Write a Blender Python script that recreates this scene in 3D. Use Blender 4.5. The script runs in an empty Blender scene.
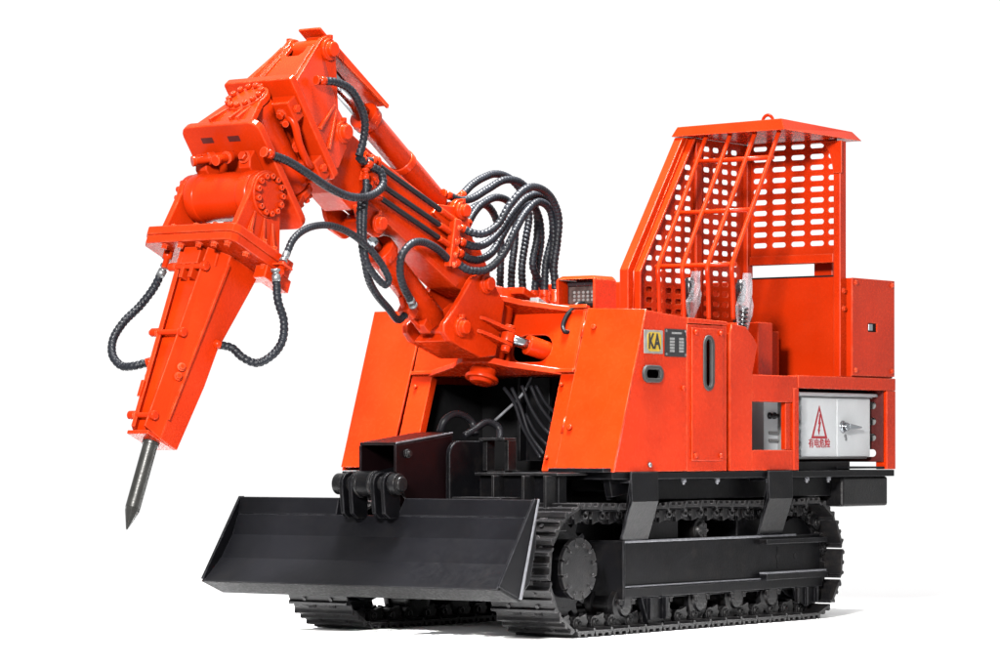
import bpy, bmesh, math, random
from mathutils import Vector, Matrix
random.seed(7)
R = math.radians
S = bpy.context.scene
col = S.collection

# ---------------------------------------------------------------- camera
cam_d = bpy.data.cameras.new('camera')
cam = bpy.data.objects.new('camera', cam_d); col.objects.link(cam)
cam.location = (8.697, -11.513, 0.80)
cam.rotation_euler = (R(90), 0, R(36))
cam_d.sensor_width = 36.0
cam_d.lens = 118.8
cam_d.shift_y = 0.1165
cam_d.clip_end = 2000
S.camera = cam

# ---------------------------------------------------------------- light
world = bpy.data.worlds.new('World'); S.world = world; world.use_nodes = True
bg = world.node_tree.nodes['Background']
bg.inputs['Color'].default_value = (1, 1, 1, 1)
bg.inputs['Strength'].default_value = 1.07
S.view_settings.view_transform = 'Standard'
S.view_settings.look = 'None'
S.view_settings.exposure = 0
S.view_settings.gamma = 1

def softbox(name, loc, target, size, power, spread, color=(1, 1, 1)):
    d = bpy.data.lights.new(name, 'AREA'); d.shape = 'RECTANGLE'
    d.size, d.size_y = size; d.energy = power; d.color = color; d.spread = R(spread)
    o = bpy.data.objects.new(name, d); col.objects.link(o)
    o.location = loc
    o.rotation_euler = (Vector(target) - Vector(loc)).to_track_quat('-Z', 'Y').to_euler()
    return o
def spot(name, loc, target, power, angle, blend, soft, color=(1, 1, 1)):
    d = bpy.data.lights.new(name, 'SPOT'); d.energy = power; d.spot_size = R(angle); d.spot_blend = blend
    d.shadow_soft_size = soft; d.color = color
    o = bpy.data.objects.new(name, d); col.objects.link(o); o.location = loc
    o.rotation_euler = (Vector(target) - Vector(loc)).to_track_quat('-Z', 'Y').to_euler()
    return o
spot('added_key_lamp', (5.6, -11.4, 4.9), (-0.1, 0.2, 1.85), 26000, 23, 0.12, 0.8, (1.0, 0.98, 0.95))  # unseen lamp added to brighten the front and near side
softbox('added_top_softbox', (0.3, 0.0, 8.0), (0, 0.4, 1.2), (2.6, 3), 420, 30)  # unseen area lamp added overhead to lift the upward faces

# ---------------------------------------------------------------- materials
def principled(name):
    m = bpy.data.materials.new(name); m.use_nodes = True
    nt = m.node_tree
    return m, nt, nt.nodes['Principled BSDF']

def paint(name, base, rough=0.4, spec=0.5, metal=0.0, var=0.12, dirt=None, dirt_amt=0.0, bump=0.02, scale=6.0, coat=0.0, edge=None, edge_amt=0.0, ripple=0.0, soft=False):
    """painted / raw metal: broad tone drift, fine grain, roughness break-up, optional dust"""
    m, nt, b = principled(name)
    N = nt.nodes; L = nt.links
    tc = N.new('ShaderNodeTexCoord')
    n1 = N.new('ShaderNodeTexNoise'); n1.inputs['Scale'].default_value = scale; n1.inputs['Detail'].default_value = 1.5 if soft else 5
    n2 = N.new('ShaderNodeTexNoise'); n2.inputs['Scale'].default_value = scale * 14; n2.inputs['Detail'].default_value = 4
    L.new(tc.outputs['Object'], n1.inputs['Vector']); L.new(tc.outputs['Object'], n2.inputs['Vector'])
    r1 = N.new('ShaderNodeMapRange'); r1.inputs[1].default_value = 0.3; r1.inputs[2].default_value = 0.7
    r1.inputs[3].default_value = 1 - var; r1.inputs[4].default_value = 1 + var
    L.new(n1.outputs['Fac'], r1.inputs[0])
    mul = N.new('ShaderNodeMix'); mul.data_type = 'RGBA'; mul.blend_type = 'MULTIPLY'; mul.inputs[0].default_value = 1
    mul.inputs[6].default_value = (*base, 1); L.new(r1.outputs[0], mul.inputs[7])
    out = mul.outputs[2]
    if dirt:
        mx = N.new('ShaderNodeMix'); mx.data_type = 'RGBA'; mx.inputs[7].default_value = (*dirt, 1)
        r3 = N.new('ShaderNodeMapRange'); r3.inputs[1].default_value = 0.52; r3.inputs[2].default_value = 0.72
        r3.inputs[3].default_value = 0; r3.inputs[4].default_value = dirt_amt
        n3 = N.new('ShaderNodeTexNoise'); n3.inputs['Scale'].default_value = scale * 2.3; n3.inputs['Detail'].default_value = 8
        n3.inputs['Roughness'].default_value = 0.7
        if soft:
            n3.inputs['Detail'].default_value = 2.5; n3.inputs['Roughness'].default_value = 0.45; r3.inputs[1].default_value = 0.42; r3.inputs[2].default_value = 0.78
        L.new(tc.outputs['Object'], n3.inputs['Vector'])
        L.new(n3.outputs['Fac'], r3.inputs[0]); L.new(r3.outputs[0], mx.inputs[0]); L.new(out, mx.inputs[6]); out = mx.outputs[2]
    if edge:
        # edge highlights put into the colour as lighter corners, broken up by noise
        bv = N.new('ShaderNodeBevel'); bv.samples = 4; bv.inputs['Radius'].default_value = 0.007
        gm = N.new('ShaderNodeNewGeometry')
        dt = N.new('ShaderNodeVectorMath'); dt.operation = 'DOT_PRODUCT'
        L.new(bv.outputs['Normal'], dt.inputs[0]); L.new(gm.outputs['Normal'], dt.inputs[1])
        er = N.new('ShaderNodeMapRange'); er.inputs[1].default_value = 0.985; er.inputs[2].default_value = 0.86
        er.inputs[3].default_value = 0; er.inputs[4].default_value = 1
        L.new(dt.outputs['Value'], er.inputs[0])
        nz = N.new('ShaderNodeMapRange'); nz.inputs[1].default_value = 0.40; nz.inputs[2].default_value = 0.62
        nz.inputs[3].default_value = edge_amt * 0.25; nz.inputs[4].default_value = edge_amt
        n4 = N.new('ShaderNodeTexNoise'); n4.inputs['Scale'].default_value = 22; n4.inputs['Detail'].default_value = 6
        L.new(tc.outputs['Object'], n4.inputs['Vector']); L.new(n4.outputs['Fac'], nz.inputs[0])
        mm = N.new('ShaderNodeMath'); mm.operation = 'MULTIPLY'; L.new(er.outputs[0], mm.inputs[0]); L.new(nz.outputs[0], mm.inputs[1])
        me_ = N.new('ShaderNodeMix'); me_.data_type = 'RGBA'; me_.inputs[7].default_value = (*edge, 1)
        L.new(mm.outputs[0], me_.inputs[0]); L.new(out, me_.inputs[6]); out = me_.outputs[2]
    L.new(out, b.inputs['Base Color'])
    rr = N.new('ShaderNodeMapRange'); rr.inputs[1].default_value = 0.3; rr.inputs[2].default_value = 0.7
    rr.inputs[3].default_value = rough * (0.94 if soft else 0.8); rr.inputs[4].default_value = min(1, rough * (1.06 if soft else 1.25))
    L.new(n2.outputs['Fac'], rr.inputs[0]); L.new(rr.outputs[0], b.inputs['Roughness'])
    b.inputs['Metallic'].default_value = metal
    b.inputs['Specular IOR Level'].default_value = spec
    b.inputs['Coat Weight'].default_value = coat
    b.inputs['Coat Roughness'].default_value = 0.15
    if bump:
        bp = N.new('ShaderNodeBump'); bp.inputs['Strength'].default_value = bump * 5; bp.inputs['Distance'].default_value = 0.004
        L.new(n2.outputs['Fac'], bp.inputs['Height'])
        last = bp
        if ripple:
            n5 = N.new('ShaderNodeTexNoise'); n5.inputs['Scale'].default_value = 7; n5.inputs['Detail'].default_value = 2
            L.new(tc.outputs['Object'], n5.inputs['Vector'])
            b2 = N.new('ShaderNodeBump'); b2.inputs['Strength'].default_value = ripple; b2.inputs['Distance'].default_value = 0.02
            L.new(n5.outputs['Fac'], b2.inputs['Height']); L.new(bp.outputs['Normal'], b2.inputs['Normal']); last = b2
        L.new(last.outputs['Normal'], b.inputs['Normal'])
    return m

M = {}
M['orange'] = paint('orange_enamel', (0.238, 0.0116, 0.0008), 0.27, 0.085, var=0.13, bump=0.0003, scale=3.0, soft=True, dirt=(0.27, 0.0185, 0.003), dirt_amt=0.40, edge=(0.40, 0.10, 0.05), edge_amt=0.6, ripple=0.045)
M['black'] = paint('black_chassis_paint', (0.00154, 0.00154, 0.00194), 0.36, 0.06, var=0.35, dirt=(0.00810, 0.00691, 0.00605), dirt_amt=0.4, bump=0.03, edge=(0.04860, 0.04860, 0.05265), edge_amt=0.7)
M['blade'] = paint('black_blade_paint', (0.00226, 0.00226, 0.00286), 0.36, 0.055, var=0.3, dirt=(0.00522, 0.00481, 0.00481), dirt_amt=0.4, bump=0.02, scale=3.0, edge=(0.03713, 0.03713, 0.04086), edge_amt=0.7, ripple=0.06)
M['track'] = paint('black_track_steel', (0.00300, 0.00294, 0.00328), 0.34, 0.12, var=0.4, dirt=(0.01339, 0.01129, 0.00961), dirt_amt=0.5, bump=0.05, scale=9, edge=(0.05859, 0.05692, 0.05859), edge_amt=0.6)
M['guard'] = paint('black_guard_reflection_tint', (0.00258, 0.00104, 0.00127), 0.36, 0.05, var=0.3, bump=0.02, edge=(0.04050, 0.03375, 0.03713), edge_amt=0.6)  # red cast reflected from the orange parts is put into the black base
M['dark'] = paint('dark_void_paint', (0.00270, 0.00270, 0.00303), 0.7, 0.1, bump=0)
M['hose'] = paint('hose_guard_plastic', (0.00473, 0.00555, 0.00790), 0.44, 0.16, var=0.4, bump=0.0, scale=12)
M['rubber'] = paint('rubber_hose', (0.00454, 0.00454, 0.00567), 0.4, 0.12, var=0.2, bump=0.01, scale=12)
M['trim'] = paint('grey_rubber_trim', (0.01436, 0.01436, 0.01436), 0.6, 0.3, var=0.2, bump=0.02, scale=20)
M['steel'] = paint('bare_steel', (0.13, 0.135, 0.14), 0.4, 0.4, metal=0.8, var=0.15, bump=0.01)
M['chrome'] = paint('chrome_rod', (0.22, 0.235, 0.25), 0.20, 0.5, metal=1.0, var=0.05, bump=0)
M['chisel'] = paint('chisel_steel', (0.01436, 0.01436, 0.01306), 0.36, 0.4, metal=0.3, var=0.3, bump=0.02, scale=14)
M['weld'] = paint('bright_worn_edge', (0.07181, 0.07312, 0.08095), 0.5, 0.3, metal=0.2, var=0.3, bump=0.06, scale=40)
M['cabinet'] = paint('pale_grey_powder_coat', (0.2652, 0.2758, 0.2843), 0.4, 0.25, var=0.05, bump=0.015)
M['cabgrey'] = paint('grey_cabinet_flange', (0.12535, 0.12535, 0.12535), 0.45, 0.3, var=0.1, bump=0.01)
M['rust'] = paint('red_primer', (0.03917, 0.00327, 0.00261), 0.6, 0.2, var=0.3, bump=0.03)
M['red'] = paint('red_print', (0.16974, 0.00261, 0.00783), 0.5, 0.3, var=0.1, bump=0)
M['yellow'] = paint('yellow_print', (0.22197, 0.14363, 0.00523), 0.5, 0.3, var=0.05, bump=0)
M['ink'] = paint('black_print', (0.01004, 0.01004, 0.01004), 0.5, 0.2, bump=0)
M['plate'] = paint('grey_aluminium_plate', (0.11099, 0.10773, 0.09793), 0.4, 0.4, var=0.15, bump=0.02, scale=30)
M['nameplate'] = paint('dark_name_plate', (0.01004, 0.01004, 0.01088), 0.4, 0.15, var=0.1, bump=0)
M['print'] = paint('pale_print', (0.11099, 0.11099, 0.11099), 0.5, 0.2, var=0.15, bump=0, scale=60)
M['lens'] = paint('lamp_reflector', (0.06529, 0.05549, 0.05223), 0.2, 0.5, metal=0.5, var=0.5, bump=0, scale=30)
M['inner'] = paint('pale_cabinet_paint', (0.42436, 0.44133, 0.45830), 0.4, 0.3, var=0.05, bump=0.01)
M['knob'] = paint('black_knob_plastic', (0.00837, 0.00837, 0.01004), 0.25, 0.5, bump=0)

m, nt, b = principled('ground_white')
b.inputs['Base Color'].default_value = (0.90, 0.90, 0.90, 1); b.inputs['Roughness'].default_value = 0.9
b.inputs['Specular IOR Level'].default_value = 0.0
nn = nt.nodes.new('ShaderNodeTexNoise'); nn.inputs['Scale'].default_value = 3.0
cr = nt.nodes.new('ShaderNodeMapRange'); cr.inputs[3].default_value = 0.955; cr.inputs[4].default_value = 0.965
nt.links.new(nn.outputs['Fac'], cr.inputs[0]); nt.links.new(cr.outputs[0], b.inputs['Base Color'])
M['ground'] = m
m, nt, b = principled('clear_plastic_wrap')
b.inputs['Base Color'].default_value = (0.85, 0.88, 0.92, 1); b.inputs['Roughness'].default_value = 0.2
b.inputs['Transmission Weight'].default_value = 0.85; b.inputs['IOR'].default_value = 1.0; b.inputs['Specular IOR Level'].default_value = 0.8
nn = nt.nodes.new('ShaderNodeTexNoise'); nn.inputs['Scale'].default_value = 60; nn.inputs['Detail'].default_value = 4
bp = nt.nodes.new('ShaderNodeBump'); bp.inputs['Strength'].default_value = 0.9; bp.inputs['Distance'].default_value = 0.01
nt.links.new(nn.outputs['Fac'], bp.inputs['Height']); nt.links.new(bp.outputs['Normal'], b.inputs['Normal'])
M['wrap'] = m

# ---------------------------------------------------------------- mesh helpers
def frame_at(p, z, xref=(1, 0, 0)):
    z = Vector(z).normalized(); x = Vector(xref)
    if abs(x.dot(z)) > 0.95: x = Vector((0, 1, 0))
    y = z.cross(x).normalized(); x = y.cross(z).normalized()
    m = Matrix((x, y, z)).transposed().to_4x4(); m.translation = Vector(p)
    return m

class MB:
    def __init__(s, m=None):
        s.v = []; s.f = []; s.sm = []; s.m = m or Matrix()
    def add(s, vs, fs, sm=False, m=None):
        o = len(s.v); mm = s.m @ m if m else s.m
        s.v += [mm @ Vector(p) for p in vs]
        for i, f in enumerate(fs):
            s.f.append([o + k for k in f]); s.sm.append(sm[i] if isinstance(sm, list) else sm)
        return s
    def box(s, x0, x1, y0, y1, z0, z1, m=None):
        vs = [(x, y, z) for x in (x0, x1) for y in (y0, y1) for z in (z0, z1)]
        return s.add(vs, [(0, 1, 3, 2), (4, 6, 7, 5), (0, 4, 5, 1), (2, 3, 7, 6), (0, 2, 6, 4), (1, 5, 7, 3)], m=m)
    def loft(s, A, B, m=None):
        n = len(A); fs = [list(range(n))[::-1], [n + i for i in range(n)]]
        fs += [(i, (i + 1) % n, n + (i + 1) % n, n + i) for i in range(n)]
        return s.add(list(A) + list(B), fs, m=m)
    def prism(s, poly, a0, a1, ax='X', m=None):
        def q(p, a):
            return (a, p[0], p[1]) if ax == 'X' else ((p[0], a, p[1]) if ax == 'Y' else (p[0], p[1], a))
        return s.loft([q(p, a0) for p in poly], [q(p, a1) for p in poly], m)
    def cyl(s, p0, p1, r0, r1=None, n=24):
        p0 = Vector(p0); p1 = Vector(p1); r1 = r0 if r1 is None else r1
        return s.lathe(p0, p1 - p0, [(0, r0), ((p1 - p0).length, r1)], n)
    def lathe(s, p, d, prof, n=24, cap=True):
        m = frame_at(p, d); vs = []; fs = []; sm = []
        for t, r in prof:
            vs += [(r * math.cos(2 * math.pi * i / n), r * math.sin(2 * math.pi * i / n), t) for i in range(n)]
        for k in range(len(prof) - 1):
            for i in range(n):
                j = (i + 1) % n
                fs.append((k * n + i, k * n + j, (k + 1) * n + j, (k + 1) * n + i)); sm.append(n > 8)
        if cap:
            fs.append(tuple(range(n))[::-1]); sm.append(False)
            fs.append(tuple((len(prof) - 1) * n + i for i in range(n))); sm.append(False)
        return s.add(vs, fs, sm, m)
    def bolt(s, p, d, r=0.014, h=0.012):
        d = Vector(d).normalized()
        s.lathe(Vector(p) - d * 0.003, d, [(0, r * 1.35), (0.006, r * 1.35)], 12)
        return s.lathe(p, d, [(0, r), (h, r), (h + 0.002, r * 0.85)], 6)
    def build(s, name, mat, parent=None, bevel=0.004, seg=2):
        me = bpy.data.meshes.new(name)
        me.from_pydata([tuple(p) for p in s.v], [], s.f)
        for p, k in zip(me.polygons, s.sm): p.use_smooth = k
        bm = bmesh.new(); bm.from_mesh(me); bmesh.ops.recalc_face_normals(bm, faces=bm.faces); bm.to_mesh(me); bm.free()
        me.materials.append(M[mat] if isinstance(mat, str) else mat)
        o = bpy.data.objects.new(name, me); col.objects.link(o)
        if parent: o.parent = parent
        if bevel:
            bv = o.modifiers.new('bevel', 'BEVEL'); bv.width = bevel; bv.segments = seg; bv.limit_method = 'ANGLE'; bv.angle_limit = R(35)
        return o

def slot(cx, cy, w, h, n=6):
    """rounded slot outline"""
    r = min(w, h) / 2; out = []
    for (sx, sy, a0) in ((1, 1, 0), (-1, 1, 90), (-1, -1, 180), (1, -1, 270)):
        for k in range(n + 1):
            a = R(a0 + 90 * k / n)
            out.append((cx + sx * (w / 2 - r) + r * math.cos(a), cy + sy * (h / 2 - r) + r * math.sin(a)))
    return out
def rrect(x0, x1, y0, y1, r, n=4):
    out = []
    for (cx, cy, a0) in ((x1 - r, y1 - r, 0), (x0 + r, y1 - r, 90), (x0 + r, y0 + r, 180), (x1 - r, y0 + r, 270)):
        for k in range(n + 1):
            a = R(a0 + 90 * k / n); out.append((cx + r * math.cos(a), cy + r * math.sin(a)))
    return out
def circ(cx, cy, r, n=20):
    return [(cx + r * math.cos(2 * math.pi * i / n), cy + r * math.sin(2 * math.pi * i / n)) for i in range(n)]
def area(p):
    return sum(p[i][0] * p[(i + 1) % len(p)][1] - p[(i + 1) % len(p)][0] * p[i][1] for i in range(len(p)))

def plate(name, outer, holes, thick, m, mat, parent, bevel=0.0015):
    """sheet with real openings; outline in local x/y, centred on local z"""
    cu = bpy.data.curves.new(name, 'CURVE'); cu.dimensions = '2D'; cu.fill_mode = 'BOTH'
    cu.extrude = thick / 2 - bevel; cu.bevel_depth = bevel; cu.bevel_resolution = 1; cu.offset = -bevel
    for i, pts in enumerate([outer] + list(holes)):
        if (area(pts) > 0) != (i == 0): pts = pts[::-1]
        sp = cu.splines.new('POLY'); sp.points.add(len(pts) - 1); sp.use_cyclic_u = True
        for q, p in zip(sp.points, pts): q.co = (p[0], p[1], 0, 1)
    tmp = bpy.data.objects.new('tmp', cu); col.objects.link(tmp)
    dg = bpy.context.evaluated_depsgraph_get()
    me = bpy.data.meshes.new_from_object(tmp.evaluated_get(dg))
    bpy.data.objects.remove(tmp); bpy.data.curves.remove(cu)
    me.name = name; me.transform(m); me.materials.clear(); me.materials.append(M[mat])
    o = bpy.data.objects.new(name, me); col.objects.link(o); o.parent = parent
    return o
# local x = world Y, local y = world Z, local z = world X
def XP(x): return Matrix(((0, 0, 1, x), (1, 0, 0, 0), (0, 1, 0, 0), (0, 0, 0, 1)))
# local x = world X, local y = world Z, local z = -world Y
def YP(y): return Matrix(((1, 0, 0, 0), (0, 0, -1, y), (0, 1, 0, 0), (0, 0, 0, 1)))

def text(name, body, size, m, mat, parent, thick=0.0008, sx=1.0, bold=0.0):
    cu = bpy.data.curves.new(name, 'FONT'); cu.body = body; cu.size = size; cu.align_x = 'CENTER'; cu.align_y = 'CENTER'
    cu.extrude = thick; cu.offset = bold
    tmp = bpy.data.objects.new('tmp', cu); col.objects.link(tmp)
    dg = bpy.context.evaluated_depsgraph_get()
    me = bpy.data.meshes.new_from_object(tmp.evaluated_get(dg))
    bpy.data.objects.remove(tmp); bpy.data.curves.remove(cu)
    me.transform(m @ Matrix.Diagonal((sx, 1, 1, 1))); me.materials.clear(); me.materials.append(M[mat])
    o = bpy.data.objects.new(name, me); col.objects.link(o); o.parent = parent
    return o

def spline(pts, step=0.0035):
    P = [Vector(p) for p in pts]; P = [2 * P[0] - P[1]] + P + [2 * P[-1] - P[-2]]
    raw = []
    for i in range(1, len(P) - 2):
        p0, p1, p2, p3 = P[i - 1:i + 3]
        # centripetal parametrisation keeps loops round
        d = lambda a, b: max((a - b).length ** 0.5, 1e-4)
        t0 = 0; t1 = t0 + d(p0, p1); t2 = t1 + d(p1, p2); t3 = t2 + d(p2, p3)
        for k in range(24):
            t = t1 + (t2 - t1) * k / 24
            A1 = p0 * ((t1 - t) / (t1 - t0)) + p1 * ((t - t0) / (t1 - t0))
            A2 = p1 * ((t2 - t) / (t2 - t1)) + p2 * ((t - t1) / (t2 - t1))
            A3 = p2 * ((t3 - t) / (t3 - t2)) + p3 * ((t - t2) / (t3 - t2))
            B1 = A1 * ((t2 - t) / (t2 - t0)) + A2 * ((t - t0) / (t2 - t0))
            B2 = A2 * ((t3 - t) / (t3 - t1)) + A3 * ((t - t1) / (t3 - t1))
            raw.append(B1 * ((t2 - t) / (t2 - t1)) + B2 * ((t - t1) / (t2 - t1)))
    raw.append(P[-2])
    out = [raw[0]]; acc = 0
    for a, b in zip(raw, raw[1:]):
        L = (b - a).length
        while acc + L >= step:
            a = a + (b - a) * ((step - acc) / L); out.append(a); L = (b - a).length; acc = 0
            if L < 1e-9: break
        acc += L
    return out

def sweep(name, pts, r, mat, parent, guard=0.0, pitch=0.019, n=12, step=None):
    C = spline(pts, step or (0.0032 if guard else 0.012))
    vs = []; fs = []; T = (C[1] - C[0]).normalized()
    u = T.orthogonal().normalized()
    for i, c in enumerate(C):
        t = (C[min(i + 1, len(C) - 1)] - C[max(i - 1, 0)]).normalized()
        u = (u - t * u.dot(t)).normalized(); w = t.cross(u)
        s = i * (step or (0.0032 if guard else 0.012))
        for k in range(n):
            a = 2 * math.pi * k / n; rr = r
            if guard:
                ph = (s / pitch + k / n) % 1.0
                rr = r * (1 + guard * (1 if ph < 0.62 else -1.0))
            vs.append(c + u * (rr * math.cos(a)) + w * (rr * math.sin(a)))
    for i in range(len(C) - 1):
        for k in range(n):
            j = (k + 1) % n; fs.append((i * n + k, i * n + j, (i + 1) * n + j, (i + 1) * n + k))
    sm = [True] * len(fs)
    fs.append(tuple(range(n))[::-1]); fs.append(tuple((len(C) - 1) * n + k for k in range(n))); sm += [False, False]
    return MB().add(vs, fs, sm).build(name, mat, parent, bevel=0)

def copy_to(o, parent, loc=None, rot=None):
    c = o.copy(); col.objects.link(c); c.parent = parent
    if loc is not None: c.location = loc
    if rot is not None: c.rotation_euler = rot
    return c

# ---------------------------------------------------------------- ground
g = MB(); g.add([(-600, -600, -0.002), (600, -600, -0.002), (600, 600, -0.002), (-600, 600, -0.002)], [(0, 1, 2, 3)])
go = g.build('ground', 'ground', None, bevel=0)
go['kind'] = 'structure'; go['label'] = 'plain seamless white studio floor under the machine'

# ---------------------------------------------------------------- the machine
root = bpy.data.objects.new('rock_breaking_machine', None); col.objects.link(root)
root['label'] = 'orange crawler rock breaking machine with hammer boom, black dozer blade and mesh cab'
root['category'] = 'mining machine'

# ================================================================ crawler tracks
ZC, RP = 0.288, 0.238
YA, YB = 0.085, 1.985
LS = YB - YA
LOOP = 2 * LS + 2 * math.pi * RP
NSH = 40
def track_pos(s):
    s %= LOOP
    if s < LS:                                   # top run, rearwards, hanging a little between the rollers
        y = YA + s; return (y, ZC + RP - 0.007 * abs(math.sin(2 * math.pi * s / LS)), 0.0)
    s -= LS
    if s < math.pi * RP:
        a = s / RP; return (YB + RP * math.sin(a), ZC + RP * math.cos(a), -a)
    s -= math.pi * RP
    if s < LS: return (YB - s, ZC - RP, -math.pi)
    s -= LS
    a = s / RP; return (YA - RP * math.sin(a), ZC - RP * math.cos(a), -math.pi - a)

def make_shoe(parent):
    b = MB(); P = LOOP / NSH
    h = P / 2 - 0.003
    # section across the shoe: plate with three low grousers, rear lip overlapping downwards
    sec = [(-h, 0.022), (h - 0.006, 0.022), (h + 0.004, 0.012), (h + 0.013, 0.012), (h + 0.013, 0.020), (h, 0.028), (h - 0.004, 0.034), (h - 0.010, 0.048), (h - 0.019, 0.048), (h - 0.024, 0.034),
           (0.012, 0.034), (0.006, 0.047), (-0.006, 0.047), (-0.012, 0.034), (-h + 0.026, 0.034), (-h + 0.021, 0.048), (-h + 0.010, 0.048), (-h, 0.032)]
    b.prism(sec, -0.165, 0.165)
    for x in (-0.075, 0.075):
        for y in (-0.03, 0.03): b.lathe((x, y, 0.033), (0, 0, 1), [(0, 0.010), (0.008, 0.010)], 6)
    return b.build('track_shoe', 'track', parent, bevel=0)
def make_link(parent):
    b = MB(); P = LOOP / NSH
    for sx in (-1, 1):
        for off, cy in ((0.046, -P / 2), (0.066, P / 2)):        # inner strap to the rear pin, outer strap to the front pin
            x0, x1 = sorted((sx * (off - 0.010), sx * (off + 0.010)))
            sec = [(cy + 0.033 * math.cos(R(a)) , 0.031 * math.sin(R(a)) - 0.004) for a in range(0, 360, 30)]
            b.prism(sec, x0, x1)
            x0, x1 = sorted((sx * (off - 0.008), sx * (off + 0.008)))
            q = 1 if cy > 0 else -1
            b.prism([(q * 0.0, -0.044), (q * P * .40, -0.030), (q * P * .42, 0.016), (q * P * .34, 0.0222), (q * 0.0, 0.0222)][::q], x0, x1)
        b.lathe((sx * 0.070, P / 2, -0.004), (sx, 0, 0), [(0, 0.019), (0.014, 0.019), (0.014, 0.010), (0.006, 0.009)], 14)
        b.lathe((sx * 0.050, -0.006, -0.010), (sx, 0, 0), [(0, 0.013), (0.020, 0.013), (.022, .009)], 6)
    b.cyl((-0.06, P / 2, -0.004), (0.06, P / 2, -0.004), 0.018, n=12)
    return b.build('track_link', 'track', parent, bevel=0)

shoe0 = link0 = None
for sd in (1, -1):
    xc = 0.56 * sd
    X = lambda a, b: (min(sd * a, sd * b), max(sd * a, sd * b))
    fr = MB()
    fr.prism([(0.47, 0.17), (2.19, 0.17), (2.19, 0.40), (0.47, 0.40)], *X(0.47, 0.640))
    fr.box(*X(0.450, 0.668), 0.455, 0.472, 0.115, 0.405)            # front end plate
    fr.box(*X(0.50, 0.630), 0.472, 2.0, 0.140, 0.170)
    tr = fr.build('crawler_track', 'black', root, bevel=0.006)
    b = MB(); b.box(*X(0.6402, 0.664), 0.4725, 2.17, 0.150, 0.196); b.build('lower_ledge', 'black', tr, 0.004)
    b = MB(); b.box(*X(0.6403, 0.657), 0.4725, 1.62, 0.197, 0.204); b.build('weld_bead', 'weld', tr, 0.003)
    b = MB(); b.box(*X(0.6403, 0.650), 0.4725, 1.95, 0.392, 0.4035); b.build('top_edge', 'weld', tr, 0.003)
    for z0, z1 in ((0.205, 0.228), (0.372, 0.391)):
        b = MB(); b.box(*X(0.6404, 0.684), 1.63, 2.185, z0 - 0.012, z1 - 0.006)
        b.build('slide_bar', 'black', tr, 0.004)
        if z0 < 0.3:
            b = MB(); b.box(*X(0.6404, 0.680), 1.63, 2.18, z1 - 0.0055, z1 + 0.003); b.build('weld_bead', 'weld', tr, 0.002)
    for y in (1.795, 1.955):
        b = MB(); b.cyl((0.635 * sd, y, 0.300), (0.6425 * sd, y, 0.300), 0.014, n=16); b.build('grease_hole', 'dark', tr, 0)
    b = MB(); b.box(*X(0.635, 0.6422), 1.791, 1.799, 0.245, 0.345); b.build('adjuster_slot', 'dark', tr, 0)
    # drive sprocket with teeth, motor housing and notched cover
    sp = []
    for k in range(19):
        for da, rr in ((-0.30, 0.200), (-0.16, 0.236), (0.16, 0.236), (0.30, 0.200)):
            a = 2 * math.pi * (k + da) / 19; sp.append((YA + rr * math.cos(a), ZC + rr * math.sin(a)))
    b = MB(); b.prism(sp, xc - 0.024, xc + 0.024)
    b.cyl((0.46 * sd, YA, ZC), (0.60 * sd, YA, ZC), 0.165, n=36); b.build('drive_sprocket', 'black', tr, 0.003)
    cap = []
    for k in range(12):
        for da, rr in ((-0.42, 0.133), (-0.2, 0.133), (0.0, 0.133), (0.2, 0.133), (0.34, 0.133), (0.38, 0.114), (0.46, 0.114), (0.5, 0.133)):
            a = 2 * math.pi * (k + da) / 12; cap.append((YA + rr * math.cos(a), ZC + 0.004 + rr * math.sin(a)))
    b = MB(); b.cyl((0.60 * sd, YA, ZC + 0.004), (0.668 * sd, YA, ZC + 0.004), 0.126, n=36); b.build('motor_housing', 'black', tr, 0.003)
    b = MB(); b.prism(cap, *X(0.6685, 0.690))
    for k in range(12):
        a = 2 * math.pi * (k + .45) / 12; b.cyl((0.689 * sd, YA + .105 * math.cos(a), ZC + .004 + .105 * math.sin(a)), (0.698 * sd, YA + .105 * math.cos(a), ZC + .004 + .105 * math.sin(a)), 0.008, n=10)
    b.build('motor_cover', 'track', tr, 0.003)
    # idler, bottom rollers, carrier roller
    b = MB(); b.lathe(((xc - 0.06 * sd), YB, ZC), (sd, 0, 0), [(0, .15), (.0, .19), (.03, .19), (.035, .21), (.085, .21), (.09, .19), (.12, .19), (.12, .10), (.13, .06)], 40)
    b.build('idler_wheel', 'black', tr, 0.002)
    for y in (0.50, 0.80, 1.11, 1.42, 1.73):
        b = MB(); b.lathe((0.485 * sd, y, 0.118), (sd, 0, 0), [(0, .05), (0, .078), (.028, .078), (.03, .062), (.12, .062), (.122, .078), (.15, .078), (.152, .05), (.165, .045), (.167, .03)], 24)
        b.box(*X(0.640, 0.655), y - 0.036, y + 0.036, 0.105, 0.150)
        for dy in (-0.05, 0.05): b.bolt((0.652 * sd, y + dy, 0.145), (0, 0, -1), 0.013, 0.02)
        b.build('bottom_roller', 'track', tr, 0.002)
    b = MB(); b.lathe((0.49 * sd, 1.16, 0.435), (sd, 0, 0), [(0, .03), (0, .045), (.1, .045), (.1, .054), (.125, .054), (.125, .04), (.14, .036)], 24)
    for k in range(6):
        a = k * math.pi / 3; b.cyl((0.625 * sd, 1.16 + .03 * math.cos(a), .435 + .03 * math.sin(a)), (0.637 * sd, 1.16 + .03 * math.cos(a), .435 + .03 * math.sin(a)), .007, n=8)
    b.build('carrier_roller', 'track', tr, 0.002)
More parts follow.
